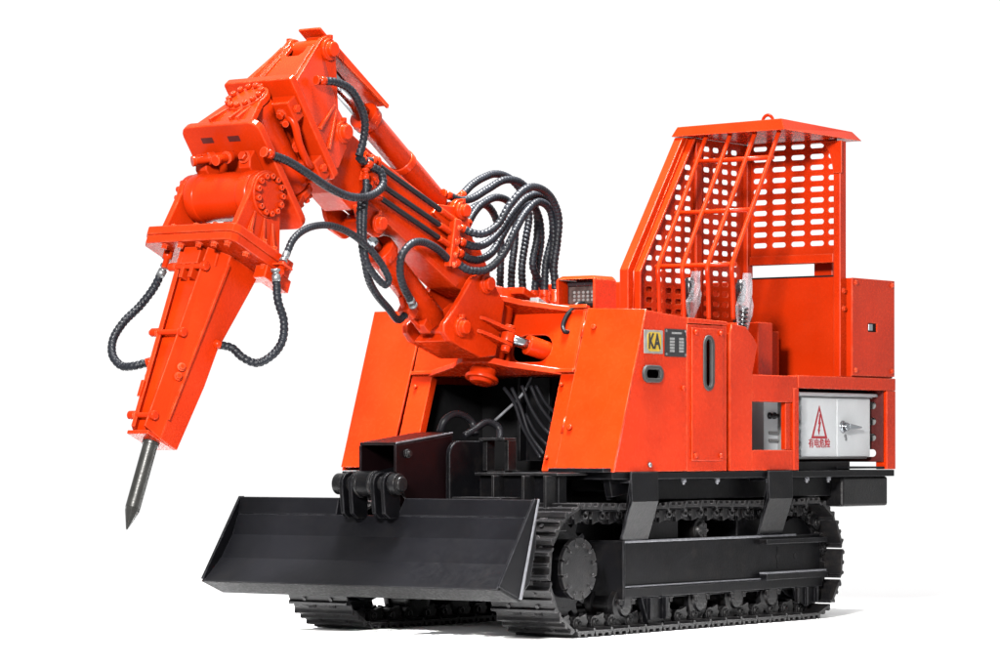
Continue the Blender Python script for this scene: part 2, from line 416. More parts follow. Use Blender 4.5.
    # track guides hanging below the frame
    b = MB(); b.loft([(0.666 * sd, .60, .150), (0.666 * sd, .83, .150), (0.666 * sd, .765, .035), (0.666 * sd, .655, .035)],
                     [(0.640 * sd, .60, .150), (0.640 * sd, .83, .150), (0.640 * sd, .765, .035), (0.640 * sd, .655, .035)])
    b.box(*X(0.667, 0.690), .64, .66, .05, .150); b.box(*X(0.667, 0.690), .765, .785, .05, .150); b.build('track_guide', 'black', tr, 0.004)
    b = MB(); b.prism([(1.92, .15), (2.13, .15), (2.12, .075), (2.03, .055), (1.95, .09)], *X(0.640, 0.655))
    b.box(*X(0.6555, 0.675), 1.925, 1.94, .075, .15); b.box(*X(0.6555, 0.675), 2.105, 2.12, .075, .15); b.box(*X(0.6555, 0.670), 2.02, 2.03, .06, .15)
    b.build('track_guide', 'black', tr, 0.003)
    # shoes and chain links, one object each
    for i in range(NSH):
        y, z, a = track_pos((i + 0.35) * LOOP / NSH)
        if shoe0 is None:
            shoe0 = make_shoe(tr); link0 = make_link(tr); so, lo = shoe0, link0
        else:
            so = copy_to(shoe0, tr); lo = copy_to(link0, tr)
        jit = random.uniform(-0.012, 0.012)
        so.location = (xc, y, z); so.rotation_euler = (a + jit, 0, 0)
        lo.location = (xc, y, z); lo.rotation_euler = (a, 0, 0)

# ================================================================ chassis
b = MB()
b.box(-0.42, 0.42, 0.38, 2.05, 0.26, 0.60)
b.box(-0.60, 0.60, 0.75, 1.00, 0.40, 0.56); b.box(-0.60, 0.60, 1.50, 1.75, 0.40, 0.56)
b.box(-0.45, 0.45, 0.12, 0.379, 0.40, 0.66)
chassis = b.build('chassis', 'black', root, 0.006)
b = MB(); b.box(-0.745, 0.745, 0.255, 2.725, 0.672, 0.7035); b.build('deck_plate', 'black', chassis, 0.003)
for x in (0.60, -0.66):
    b = MB(); b.box(x, x + .06, 0.42, 2.25, 0.580, 0.6715); b.build('side_rail', 'black', chassis, 0.004)
b = MB(); b.prism([(0.30, .668), (0.62, .655), (0.62, .63), (0.32, .595)], 0.665, 0.700); b.build('side_gusset', 'black', chassis, 0.003)
for y in (0.62, 0.85, 1.13, 1.92, 2.12):
    b = MB(); b.lathe((0.725, y, 0.672), (0, 0, -1), [(0, .012), (.016, .012), (.018, .006), (.026, .006)], 8); b.build('deck_bolt', 'weld', chassis, 0)
for y0 in (0.375, 1.515):
    for sd in (1, -1):
        b = MB(); y1 = y0 + 0.212
        A = [(0.752, 0.6715 + .034), (0.764, 0.705), (0.764, 0.575), (0.655, 0.4045), (0.640, 0.4045), (0.752, 0.580)]
        sh = lambda z: 0.085 * max(0, (0.58 - z)) / 0.175
        b.loft([(sd * x, y0 + sh(z), z) for x, z in A], [(sd * x, y1 + sh(z), z) for x, z in A])
        b.box(min(sd * .60, sd * .752), max(sd * .60, sd * .752), y0, y1, 0.655, 0.668)
        b.build('step_bracket', 'black', chassis, 0.005)
b = MB(); b.box(-0.72, 0.72, 2.266, 2.705, 0.528, 0.6715); b.build('rear_ballast', 'track', chassis, 0.012)
# front steps and ledges below the hood opening
b = MB(); b.box(0.18, 0.62, 0.02, 0.254, 0.690, 0.702); b.build('front_ledge', 'track', chassis, 0.003)
b = MB(); b.box(0.18, 0.60, 0.06, 0.12, 0.45, 0.6895); b.build('front_beam', 'black', chassis, 0.004)
b = MB(); b.box(0.14, 0.40, -0.09, 0.06, 0.582, 0.597); b.build('front_ledge', 'track', chassis, 0.003)
for x in (0.30, 0.46, 0.575):
    b = MB(); b.box(x, x + 0.014, -0.02, 0.0595, 0.50, 0.6895); b.build('front_rib', 'track', chassis, 0.002)
b = MB(); b.box(0.45, 0.74, 0.19, 0.254, 0.704, 0.722); b.build('hood_seat', 'black', chassis, 0.003)

# blade cylinder anchor: rounded cheek plates, barrel, small open box
for x in (0.115, -0.135):
    b = MB(); pr = [(-0.10, .42), (-0.10, .775)] + [(-0.03 + 0.07 * math.cos(R(a)), .775 + 0.065 * math.sin(R(a))) for a in range(165, 89, -15)] + [(0.20, .84), (0.20, .42)]
    b.prism(pr, x, x + 0.022); b.build('anchor_plate', 'black', chassis, 0.004)
b = MB(); b.box(0.138, 0.16, 0.14, 0.20, 0.71, 0.842); b.box(0.138, 0.275, 0.11, 0.20, 0.843, 0.853); b.box(0.255, 0.275, 0.14, 0.20, 0.71, 0.842); b.box(0.1605, 0.2545, 0.14, 0.20, 0.70, 0.709)
b.build('open_bracket', 'track', chassis, 0.002)

# ================================================================ dozer blade
PB = [(-0.402, 0.594), (-0.420, 0.520), (-0.460, 0.430), (-0.535, 0.330), (-0.652, 0.230)]
bk = [(-0.51, 0.176), (-0.42, 0.25), (-0.375, 0.40), (-0.372, 0.594)]
b = MB()
b.prism([PB[1], PB[2], PB[3], PB[4], bk[0], bk[1], bk[2], (-0.372, 0.520)], -0.79, 0.79)
b.prism([PB[0], (-0.4205, 0.5205), (-0.372, 0.5205), bk[3]], -0.79, -0.235)
b.loft([(0.125, y, z) if z > 0.55 else (0.10, y, z) for y, z in (PB[0], (-0.4205, 0.5205), (-0.372, 0.5205), bk[3])], [(0.79, y, z) for y, z in (PB[0], (-0.4205, 0.5205), (-0.372, 0.5205), bk[3])])
blade = b.build('dozer_blade', 'blade', root, 0.003)
b = MB(); b.prism([(-0.6535, .2285), (-0.5085, .1735), (-0.500, .182), (-0.640, .240)], -0.802, 0.802); b.build('cutting_edge', 'dark', blade, 0.003)
for sd in (1, -1):
    b = MB(); x0, x1 = sorted((sd * 0.7905, sd * 0.803)); b.prism([(-0.402, .597), (-0.655, .2405), (-0.505, .186), (-0.375, .597)], x0, x1)
    b.build('end_plate', 'blade', blade, 0.002)
    b = MB(); x0, x1 = sorted((sd * 0.797, sd * 0.8085)); b.prism([(-0.383, .596), (-0.516, .186), (-0.500, .186), (-0.373, .596)], x0, x1); b.build('weld_bead', 'weld', blade, 0.002)
for z, y in ((0.521, -0.442),):
    pass
# push arms behind the blade
for sd in (1, -1):
    b = MB(); x0, x1 = sorted((sd * 0.27, sd * 0.36)); b.prism([(-0.38, .26), (-0.38, .42), (0.45, .50), (0.45, .36)], x0, x1); b.build('push_arm', 'black', blade, 0.006)
# lugs, pin and cylinder eye at the blade top
PY_, PZ_ = -0.470, 0.655
for x in (-0.125, -0.075, 0.045, 0.098):
    b = MB()
    pr = [(PY_ + 0.058 * math.cos(R(a)), PZ_ + 0.052 * math.sin(R(a))) for a in range(-10, 191, 20)] + [(-0.515, .53), (-0.485, .508), (-0.415, .508), (-0.412, .60)]
    b.prism(pr, x - 0.010, x + 0.010); b.build('lug', 'black', blade, 0.004)
b = MB()
for x0, x1, r in ((-0.185, -0.137, 0.046), (0.112, 0.150, 0.046)):
    b.cyl((x0, PY_, PZ_), (x1, PY_, PZ_), r, n=24)
b.cyl((-0.137, PY_, PZ_), (0.112, PY_, PZ_), 0.034, n=24)
b.lathe((0.150, PY_, PZ_), (1, 0, 0), [(0, .034), (.014, .034), (.018, .028)], 20)
b.build('pin', 'track', blade, 0.003)
b = MB(); b.cyl((-0.064, PY_, PZ_), (0.034, PY_, PZ_), 0.056, n=28); b.cyl((-0.030, PY_, PZ_), (-0.030, -0.2, .70), 0.04); b.build('rod_eye', 'black', blade, 0.003)
b = MB(); b.cyl((-0.060, PY_, PZ_ - .002), (-0.046, PY_, PZ_ - .002), 0.0575, n=28); b.build('steel_ring', 'track', blade, 0.003)
b = MB(); b.cyl((0.012, PY_, PZ_), (0.026, PY_, PZ_), 0.0575, n=28); b.build('steel_ring', 'track', blade, 0.003)
b = MB(); b.cyl((-0.03, -0.2, .70), (-0.03, 0.15, .735), 0.075, n=28); b.cyl((0.03, -0.06, .74), (0.03, .10, .755), 0.09, n=28); b.build('blade_cylinder', 'black', blade, 0.003)
# channel-shaped guard over the blade cylinder
def gz(y): return 0.832 + (y + 0.43) * 0.115
b = MB()
b.prism([(-0.43, gz(-.43)), (-0.03, gz(-.03)), (-0.03, gz(-.03) - .012), (-0.43, gz(-.43) - .012)], -0.10, 0.10)
gd = b.build('cylinder_guard', 'guard', blade, 0.003)
for x0, x1 in ((0.0885, 0.1005), (-0.1005, -0.0885)):
    b = MB(); b.prism([(-0.432, gz(-.43) - .0125), (-0.03, gz(-.03) - .0125), (-0.055, .70), (-0.03, .60), (0.0, .55), (-0.30, .55), (-0.37, .60), (-0.432, .71)], x0, x1)
    b.build('guard_side', 'guard', gd, 0.002)
b = MB(); b.box(0.092, 0.1008, -0.432, -0.03, -0.002, 0.003, m=Matrix.Translation((0, 0, gz(-.43))) @ Matrix.Shear('XY', 4, (0, 0)))
b = MB(); b.prism([(-0.432, gz(-.43) - .006), (-0.03, gz(-.03) - .006), (-0.03, gz(-.03) + .001), (-0.432, gz(-.43) + .001)], 0.0975, 0.1022); b.build('guard_edge', 'weld', gd, 0.001)
b = MB(); b.lathe((0.1005, -0.36, .785), (1, 0, 0), [(0, .020), (.012, .020), (.014, .012), (.024, .012)], 12); b.build('bolt', 'track', gd, 0.001)

# ================================================================ engine hood
FM = Matrix(((1, 0, 0, 0), (0, .332, -.943, .260), (0, .943, .332, .710), (0, 0, 0, 1)))   # x, up the sloping front, outward
SIDE_R = [(0.252, .706), (0.509, 1.410), (0.832, 1.388), (0.832, .706)]
b = MB()
b.prism([(0.525, 1.394), (0.525, 1.418), (1.165, 1.418), (1.165, 1.394)], -0.445, 0.43)                # top lid
b.prism([(1.20, .706), (1.20, 1.393), (1.165, 1.393), (1.165, .706)], -0.40, 0.43)
hood = b.build('engine_hood', 'orange', root, 0.005)
plate('right_corner_panel', [(0.442, 0.004), (0.752, -0.006), (0.754, 0.745), (0.446, 0.758)], [], 0.012, FM @ Matrix.Translation((0, 0, .002)), 'orange', hood)
plate('left_corner_panel', [(-0.752, 0.010), (-0.472, 0.010), (-0.466, 0.772), (-0.756, 0.772)], [], 0.012, FM @ Matrix.Translation((0, 0, .002)), 'orange', hood)
for x0, x1 in ((-0.465, -0.352), (0.362, 0.4385)):
    b = MB(FM); b.box(x0, x1, 0.0, 0.454, -0.05, -0.006); b.build('door_jamb', 'orange', hood, 0.003)
    b = MB(FM)
    for s in (0.06, 0.40): b.lathe(((x0 + x1) / 2 - .02, s, -0.006), (0, 0, 1), [(0, .009), (.012, .009), (.014, .005)], 10)
    o = b.build('latch_bolt', 'orange', hood, 0); o['kind'] = 'stuff'
plate('front_cross_panel', [(-0.463, 0.457), (0.438, 0.457), (0.438, 0.758), (-0.463, 0.765)], [slot(0.178, 0.576, 0.215, 0.128, 8)], 0.014, FM @ Matrix.Translation((0, 0, -.012)), 'orange', hood)
b = MB(FM); b.box(-0.463, -0.20, 0.455, 0.472, -0.004, 0.014); b.build('panel_lip', 'orange', hood, 0.003)
b = MB(FM); b.box(0.20, 0.438, 0.455, 0.472, -0.004, 0.014); b.build('panel_lip', 'orange', hood, 0.003)
b = MB(FM); b.box(-0.13, 0.438, 0.760, 0.775, -0.020, 0.012); b.build('panel_lip', 'orange', hood, 0.002)
b = MB(FM); b.box(0.424, 0.4375, 0.457, 0.758, -0.004, 0.004); b.build('panel_seam_bar', 'orange', hood, 0.002)
for i, s in enumerate((0.17, 0.62)):
    b = MB(FM); b.cyl((0.442, s, 0.006), (0.442, s + 0.075, 0.006), 0.008, n=12); b.build('hinge', 'orange', hood, 0)
for x, s in ((0.48, 0.195), (0.50, 0.665), (-0.51, 0.11)):
    b = MB(FM); b.lathe((x, s, 0.007), (0, 0, 1), [(0, .013), (.010, .013), (.013, .009)], 14); b.build('panel_bolt', 'orange', hood, 0)
# inside of the pods (pod walls, dark recess)
for x0, x1 in ((-0.452, -0.440), (0.402, 0.414)):
    b = MB(); b.prism([(0.33, .706), (0.58, 1.39), (1.16, 1.39), (1.16, .706)], x0, x1); b.build('pod_inner_wall', 'orange', hood, 0.002)
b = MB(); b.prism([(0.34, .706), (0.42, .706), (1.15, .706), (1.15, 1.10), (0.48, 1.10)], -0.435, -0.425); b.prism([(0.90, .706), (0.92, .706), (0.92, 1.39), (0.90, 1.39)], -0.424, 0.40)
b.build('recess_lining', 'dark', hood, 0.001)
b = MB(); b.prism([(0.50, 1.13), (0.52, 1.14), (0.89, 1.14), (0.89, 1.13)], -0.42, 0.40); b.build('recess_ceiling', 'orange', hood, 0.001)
# right-hand side: panel with oval port, strip door with tall slot
plate('side_panel', SIDE_R, [slot(0.553, 1.133, 0.125, 0.050, 8)], 0.008, XP(0.748), 'orange', hood)
plate('side_panel', [(0.836, .706), (1.166, .706), (1.166, 1.360), (0.836, 1.360)], [slot(1.004, 1.190, 0.060, 0.225, 8)], 0.008, XP(0.748), 'orange', hood)
b = MB(); b.prism([(0.836, 1.364), (1.166, 1.364), (1.166, 1.380), (0.836, 1.389)], 0.742, 0.756); b.build('top_strip', 'orange', hood, 0.002)
plate('side_door', rrect(0.868, 1.128, .752, 1.345, .004), [slot(1.004, 1.190, 0.060, 0.225, 8)], 0.006, XP(0.7555), 'orange', hood)
for cx, cy, w, h in ((0.553, 1.133, 0.125, 0.050), (1.004, 1.190, 0.060, 0.225)):
    plate('rubber_trim', slot(cx, cy, w + .032, h + .026, 8), [slot(cx, cy, w - .012, h - .012, 8)], 0.018, XP(0.7555), 'trim', hood, 0.004)
for y, z in ((0.893, 1.325), (1.102, 1.325), (0.893, .775), (1.102, .775), (0.80, 1.075), (0.53, .735)):
    b = MB(); b.lathe((0.7525 if y < .85 else .7585, y, z), (1, 0, 0), [(0, .011), (.008, .011), (.011, .007)], 14); b.build('panel_bolt', 'orange' if z > .74 else 'steel', hood, 0)
b = MB(); b.prism([(0.52, 1.378), (0.515, 1.405), (0.832, 1.385), (1.166, 1.377), (1.166, 1.365), (0.832, 1.370)], 0.415, 0.7435); b.build('pod_top', 'orange', hood, 0.003)
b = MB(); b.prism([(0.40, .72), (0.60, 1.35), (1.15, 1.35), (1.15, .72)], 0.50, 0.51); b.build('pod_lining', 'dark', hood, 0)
b = MB(); b.box(0.415, 0.74, 1.155, 1.166, .707, 1.364); b.build('pod_rear_wall', 'orange', hood, 0.002)
# left pod: outer side and top
b = MB(); b.prism([(0.262, .706), (0.518, 1.425), (1.60, 1.40), (1.60, .706)], -0.752, -0.742); b.build('side_panel', 'orange', hood, 0.002)
b = MB(); b.prism([(0.53, 1.41), (0.525, 1.425), (1.60, 1.40), (1.60, 1.385)], -0.741, -0.45); b.build('pod_top', 'orange', hood, 0.002)
# tank behind the hood, left of the cab
b = MB(); b.box(-0.40, 0.155, 1.26, 1.75, 1.15, 1.585); b.build('tank', 'orange', hood, 0.008)
# maker's plate and rating plate
lp = plate('maker_plate', rrect(0.486, 0.636, 1.222, 1.325, .004), [], 0.003, XP(0.7538), 'plate', hood, 0.0008)
plate('yellow_badge', [(0.512 + x * .108, 1.232 + y * .083) for x, y in ((0, .15), (.12, 0), (.88, 0), (1, .15), (1, .85), (.88, 1), (.12, 1), (0, .85))], [], 0.0015, XP(0.7560), 'yellow', hood, 0.0003)
text('maker_lettering', 'KA', 0.092, XP(0.7572) @ Matrix.Translation((0.564, 1.272, 0)), 'ink', hood, sx=0.78, bold=0.0028)
npl = plate('rating_plate', rrect(0.652, 0.826, 1.212, 1.334, .004), [], 0.004, XP(0.7540), 'nameplate', hood, 0.001)
b = MB()
b.box(0.7562, 0.7567, 0.705, 0.785, 1.312, 1.321)
for k in range(5):
    z = 1.296 - k * 0.0135
    b.box(0.7562, 0.7567, 0.690, 0.728, z - 0.010, z); b.box(0.7562, 0.7567, 0.765, 0.803, z - 0.010, z)
o = b.build('plate_print', 'print', hood, 0); o['kind'] = 'stuff'
b = MB()
for y in (0.662, 0.816):
    for z in (1.222, 1.324): b.lathe((0.7560, y, z), (1, 0, 0), [(0, .006), (.003, .006)], 8)
o = b.build('rivet', 'steel', hood, 0); o['kind'] = 'stuff'
# headlight in its box
HM = Matrix.Translation((0.350, 0.545, 1.428))
b = MB(HM); b.box(-0.105, -0.093, 0, .17, 0, .13); b.box(0.093, 0.105, 0, .17, 0, .13)
b.loft([(-0.105, 0, .131), (0.105, 0, .131), (0.105, .17, .131), (-0.105, .17, .131)], [(-0.085, .02, .147), (0.085, .02, .147), (0.085, .17, .147), (-0.085, .17, .147)])
b.box(-0.0925, 0.0925, .155, .17, 0, .13)
lamp = b.build('headlight', 'orange', root, 0.003)
b = MB(HM); b.box(-0.082, 0.082, .055, .14, .012, .125); b.build('lamp_body', 'knob', lamp, 0.008)
b = MB(HM); b.box(-0.070, 0.070, .049, .0545, .024, .100); b.build('lamp_glass', 'lens', lamp, 0.003)
b = MB(HM)
for r in range(3):
    for k in range(5): b.lathe((-0.038 + k * .024, .0487, .040 + r * .017), (0, -1, 0), [(0, .0075), (.003, .006)], 8)
o = b.build('lamp_led', 'print', lamp, 0); o['kind'] = 'stuff'
b = MB(HM); b.box(-0.075, 0.075, .046, .056, .102, .118); b.build('lamp_visor', 'knob', lamp, 0.003)
sweep('lamp_cable', [(0.36, 0.60, 1.452), (0.372, 0.535, 1.448), (0.342, 0.495, 1.40), (0.334, 0.470, 1.345), (0.350, 0.462, 1.325), (0.358, 0.50, 1.322)], 0.010, 'rubber', lamp)

# things inside the hood opening
sweep('recess_hose', [(0.000, 0.010, 0.879), (0.020, 0.020, 0.931), (0.030, 0.102, 0.958), (0.050, 0.178, 0.923), (0.080, 0.167, 0.862)], 0.016, 'rubber', hood)
sweep('recess_hose', [(0.050, 0.119, 0.861), (0.070, 0.166, 0.888), (0.090, 0.243, 0.924), (0.120, 0.284, 0.897), (0.140, 0.264, 0.844)], 0.016, 'rubber', hood)
sweep('recess_hose', [(0.071, 0.450, 1.077), (0.128, 0.440, 0.987), (0.179, 0.430, 0.880), (0.273, 0.420, 0.773)], 0.0085, 'rubber', hood)
sweep('recess_hose', [(0.119, 0.460, 1.086), (0.170, 0.450, 0.996), (0.237, 0.440, 0.915), (0.309, 0.430, 0.853)], 0.0085, 'rubber', hood)
sweep('recess_hose', [(0.161, 0.470, 1.085), (0.212, 0.460, 1.005), (0.273, 0.450, 0.942), (0.329, 0.440, 0.902)], 0.0085, 'rubber', hood)
sweep('recess_hose', [(0.182, 0.480, 1.085), (0.238, 0.470, 1.013), (0.288, 0.460, 0.973), (0.333, 0.450, 0.946)], 0.0075, 'rubber', hood)
sweep('recess_hose', [(0.141, 0.460, 0.961), (0.192, 0.450, 0.889), (0.248, 0.440, 0.840), (0.304, 0.430, 0.800)], 0.0085, 'rubber', hood)
sweep('recess_hose', [(-0.009, 0.500, 1.079), (0.061, 0.480, 1.015), (0.119, 0.460, 0.912), (0.177, 0.440, 0.844), (0.257, 0.420, 0.756)], 0.0085, 'rubber', hood)
sweep('recess_pipe', [(.06, .62, 1.13), (.02, .60, 1.05), (-.06, .57, .97), (-.10, .55, .93)], 0.007, 'weld', hood)
b = MB(); b.box(-0.03, 0.10, 0.70, 0.72, .75, 1.129); b.box(-0.05, -0.035, 0.66, 0.72, .75, 1.129); b.build('recess_post', 'black', hood, 0.003)

# ================================================================ swing bracket on the hood front
CHK = [(0.164, 1.573), (0.246, 1.550), (0.291, 1.499), (0.336, 1.452), (0.306, 1.331), (0.269, 1.215), (0.157, 1.204), (-0.070, 1.272), (-0.113, 1.310), (-0.113, 1.345), (-0.056, 1.394), (0.024, 1.475), (0.098, 1.557)]
P1 = (0.188, 1.530); P2 = (0.004, 1.333)
b = MB(); b.prism([(y, z) for y, z in CHK if True][3:8] + [P2, (P1[0], P1[1] - .08)], -0.085, 0.085)
b.lathe((0, .26 + .332 * .40 - .943 * .08, .71 + .943 * .40 + .332 * .08), (0, .332, .943), [(0.06, .078), (.42, .078)], 32)
sw = b.build('swing_bracket', 'orange', root, 0.005)
for sd in (1, -1):
    b = MB(); x0, x1 = sorted((sd * .0855, sd * .115)); b.prism(CHK, x0, x1); b.build('cheek_plate', 'orange', sw, 0.006)
def pinset(parent, y, z, x, r=0.030, both=True, name='pivot_pin'):
    b = MB()
    for sd in ((1, -1) if both else (1,)):
        b.lathe((sd * x, y, z), (sd, 0, 0), [(-0.01, r * 1.45), (.012, r * 1.45), (.014, r * 1.3), (.014, r), (.036, r), (.039, r * .8)], 24)
        b.box(min(sd * x, sd * (x + .02)), max(sd * x, sd * (x + .02)), y - r * .3, y + r * .3, z + r * 1.3, z + r * 1.9)
    b.cyl((-x, y, z), (x, y, z), r, n=20)
    return b.build(name, 'orange', parent, 0.002)
pinset(sw, *P1, .115); pinset(sw, *P2, .115)
# fixed upper and lower ears on the hood, swivel boss
for s0, s1, sc in ((0.448, 0.476, 1.0), (0.742, 0.768, 1.0)):
    b = MB(FM)
    ear = [(-0.37, -0.004), (0.37, -0.004), (0.36, 0.006), (0.15, .105), (0.10, .150), (0.06, .168), (-0.06, .168), (-0.10, .150), (-0.15, .105), (-0.36, 0.006)]
    b.loft([(x, s0, n) for x, n in ear], [(x, s1, n) for x, n in ear]); b.build('mounting_ear', 'orange', sw, 0.004)
b = MB(FM)
b.lathe((0, 0.4475, 0.08), (0, -1, 0), [(0, .060), (.035, .060), (.035, .076), (.052, .076), (.052, .055), (.066, .050), (.068, .030)], 32); b.build('swivel_boss', 'orange', sw, 0.003)
b = MB(FM); b.box(-0.10, 0.145, 0.800, 0.832, -0.03, 0.10); b.build('swivel_cap', 'orange', sw, 0.005)
b = MB(FM); b.box(0.15, 0.20, 0.769, 0.80, -0.02, 0.05); b.build('stop_block', 'cabgrey', sw, 0.004)
for s0 in (0.528, 0.590):
    b = MB(FM); lg = [(0.1155, .33), (0.135, .31), (0.178, .165), (0.182, .145), (0.170, .128), (0.1155, .128)]
    b.loft([(x, s0, n) for x, n in lg], [(x, s0 + .016, n) for x, n in lg]); b.build('cylinder_lug', 'orange', sw, 0.003)
b = MB(FM); b.lathe((0.155, 0.500, 0.155), (0, 1, 0), [(0, .018), (.012, .022), (.026, .022), (.026, .018), (.11, .018), (.11, .024), (.122, .024), (.122, .014), (.118, .012)], 18); b.build('lug_pin', 'orange', sw, 0.001)
E0 = FM @ Vector((0.155, 0.566, 0.155)); E1 = FM @ Vector((0.245, 0.572, -0.04))
dd = (E1 - E0).normalized()
b = MB(); b.cyl(E0, E0 + dd * .15, 0.024, n=20); so = b.build('swing_cylinder', 'chrome', root, 0)
b = MB(); b.lathe(E0 + dd * .098, dd, [(0, .036), (.004, .044), (.30, .044)], 28); b.build('barrel', 'orange', so, 0.001)
b = MB(); b.lathe(E0 - FM.to_3x3() @ Vector((0, .020, 0)), FM.to_3x3() @ Vector((0, 1, 0)), [(0, .032), (.04, .032)], 18); b.build('rod_eye', 'orange', so, 0.002)

# ================================================================ cab
b = MB(); b.box(0.17, 0.745, 1.25, 2.30, 1.118, 1.146)
cab = b.build('operator_cab', 'orange', root, 0.003)
# base frame with two bays
def bar(name, parent, mat, bev, *a):
    q = MB(); q.box(*a); return q.build(name, mat, parent, bev)
bar('base_beam', cab, 'orange', .004, .69, .750, 1.387, 1.795, 1.022, 1.146)
bar('base_beam', cab, 'orange', .004, .69, .754, 1.796, 2.722, 1.090, 1.150)
bar('base_beam', cab, 'orange', .004, .69, .750, 1.387, 1.795, .706, .800)
bar('base_post', cab, 'orange', .004, .70, .754, 1.755, 1.800, .706, 1.0895)
bar('base_post', cab, 'orange', .003, .715, .742, 1.700, 1.7545, .801, 1.0215)
bar('base_post', cab, 'orange', .004, .69, .754, 2.636, 2.722, .706, 1.0895)
bar('base_post', cab, 'orange', .003, .15, .20, 2.64, 2.72, .706, 1.149)
plate('side_cheek', [(1.200, .706), (1.386, .706), (1.388, 1.143), (1.432, 1.283), (1.395, 1.318), (1.330, 1.362), (1.215, 1.372), (1.200, 1.33)], [], 0.008, XP(0.747), 'orange', cab)
b = MB(); b.box(.45, .742, 1.205, 1.215, .706, 1.33); b.build('cheek_flange', 'orange', cab, .002)
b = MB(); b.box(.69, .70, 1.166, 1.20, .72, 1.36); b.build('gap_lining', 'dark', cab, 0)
# inner grey cabinet, primer plate with holes, pipework
b = MB(); b.box(.35, .562, 1.80, 2.10, .715, 1.085); ic = b.build('inner_cabinet', 'inner', cab, .004)
b = MB()
for y in (1.845, 1.885): b.lathe((.561, y, .962), (1, 0, 0), [(0, .016), (.012, .016), (.014, .010), (.03, .010)], 14)
o = b.build('switch_knob', 'knob', ic, 0); o['kind'] = 'stuff'
for z in (.838, .874): bar('louvre', ic, 'cabgrey', .003, .561, .572, 1.84, 2.02, z, z + .014)
b = MB(); b.box(.20, .22, 1.30, 2.60, .706, 1.117); b.build('bay_lining', 'dark', cab, 0)
b = MB(); b.box(.45, .69, 2.66, 2.69, .83, 1.06); b.build('rear_junction_box', 'cabgrey', cab, .003)
plate('primer_plate', [(.22, .742), (.737, .742), (.737, 1.148), (.22, 1.148)], [slot(.655, z, .085, .036, 8) for z in (.785, .862, .940, 1.018)], .006, YP(2.628), 'rust', cab)
bar('cabinet_rail', cab, 'black', .003, .30, .67, 1.93, 2.42, .7045, .745)
# rear wall: lower sheet, perforated sheet, posts
bar('rear_lower_sheet', cab, 'orange', .002, .195, .672, 2.282, 2.290, 1.147, 1.640)
bar('rear_sheet_edge', cab, 'dark', .001, .196, .671, 2.279, 2.2815, 1.634, 1.642)
holes = []
for i in range(5):
    for k in range(10):
        cx = .245 + i * .107; cz = 1.798 + k * .0525
        if cx + .04 > .675: holes.append(slot(.650, cz, .042, .024, 5))
        else: holes.append(slot(cx, cz, .076, .024, 5))
plate('rear_mesh_panel', [(.185, 1.700), (.675, 1.700), (.675, 2.296), (.185, 2.296)], holes, .005, YP(2.285), 'orange', cab, .0008)
bar('rear_rail', cab, 'orange', .003, .200, .672, 2.255, 2.2815, 1.702, 1.745)
bar('rear_post', cab, 'orange', .004, .673, .712, 2.255, 2.312, 1.151, 2.285)
bar('rear_post', cab, 'orange', .004, .160, .194, 2.250, 2.300, 1.147, 2.285)
b = MB(); b.prism([(.48, 1.55), (.59, 1.55), (.580, 1.73), (.48, 1.73)], 2.40, 2.46, 'Y'); b.build('exhaust_stub', 'orange', cab, .004)
b = MB(); pr = [(.672, 2.284), (.56, 2.284)] + [(.56 + .112 * math.sin(R(a)), 2.145 + .139 * math.cos(R(a))) for a in range(20, 91, 14)]
b.prism([(.725, 2.284), (.60, 2.284), (.63, 2.265), (.655, 2.235), (.668, 2.195), (.680, 2.13), (.725, 2.13)], 2.244, 2.252, 'Y'); b.build('corner_gusset', 'orange', cab, .001)
# far side: sheet with slots, sloping front post
out = [(1.275, 1.418), (1.290, 1.640), (1.745, 2.292), (2.284, 2.292), (2.284, 1.418)]
def inside(p):
    y, z = p
    front = 1.275 + (z - 1.418) * .068 if z < 1.64 else 1.290 + (z - 1.64) * .698
    return y > front + .035 and y < 2.25 and not (1.785 < y < 1.865)
holes = []
for i in range(12):
    for k in range(17):
        cy = 1.330 + i * .0835; cz = 1.455 + k * .0495
        if all(inside((cy + q * .03, cz + w * .014)) for q in (-1, 1) for w in (-1, 1)): holes.append(slot(cy, cz, .056, .024, 5))
plate('side_mesh_panel', out, holes, .005, XP(.168), 'orange', cab, .0008)
bar('side_stay', cab, 'orange', .003, .171, .186, 1.800, 1.850, 1.42, 2.288)
b = MB(); b.prism([(1.245, 1.19), (1.245, 1.640), (1.715, 2.290), (1.765, 2.290), (1.292, 1.632), (1.292, 1.19)], .115, .164); b.build('front_post', 'orange', cab, .004)
b = MB(); b.prism([(1.292, 1.20), (1.292, 1.632), (1.765, 2.290), (1.780, 2.290), (1.303, 1.625), (1.303, 1.20)], .165, .20); b.build('front_post_flange', 'orange', cab, .002)
# roof
b = MB(); b.loft([(.105, 1.700, 2.293), (.735, 1.700, 2.293), (.735, 2.425, 2.293), (.105, 2.425, 2.293)], [(.130, 1.716, 2.340), (.708, 1.716, 2.348), (.700, 2.390, 2.338), (.135, 2.390, 2.332)])
roof = b.build('roof', 'orange', cab, .003)
b = MB()
rp = [(.425 + .030 * math.cos(R(a)), 2.06, 2.372 + .036 * math.sin(R(a))) for a in range(0, 181, 15)]
sweep('lifting_eye', [(.395, 2.06, 2.33)] + rp[::-1] + [(.455, 2.06, 2.33)], .008, 'orange', roof, step=.006)
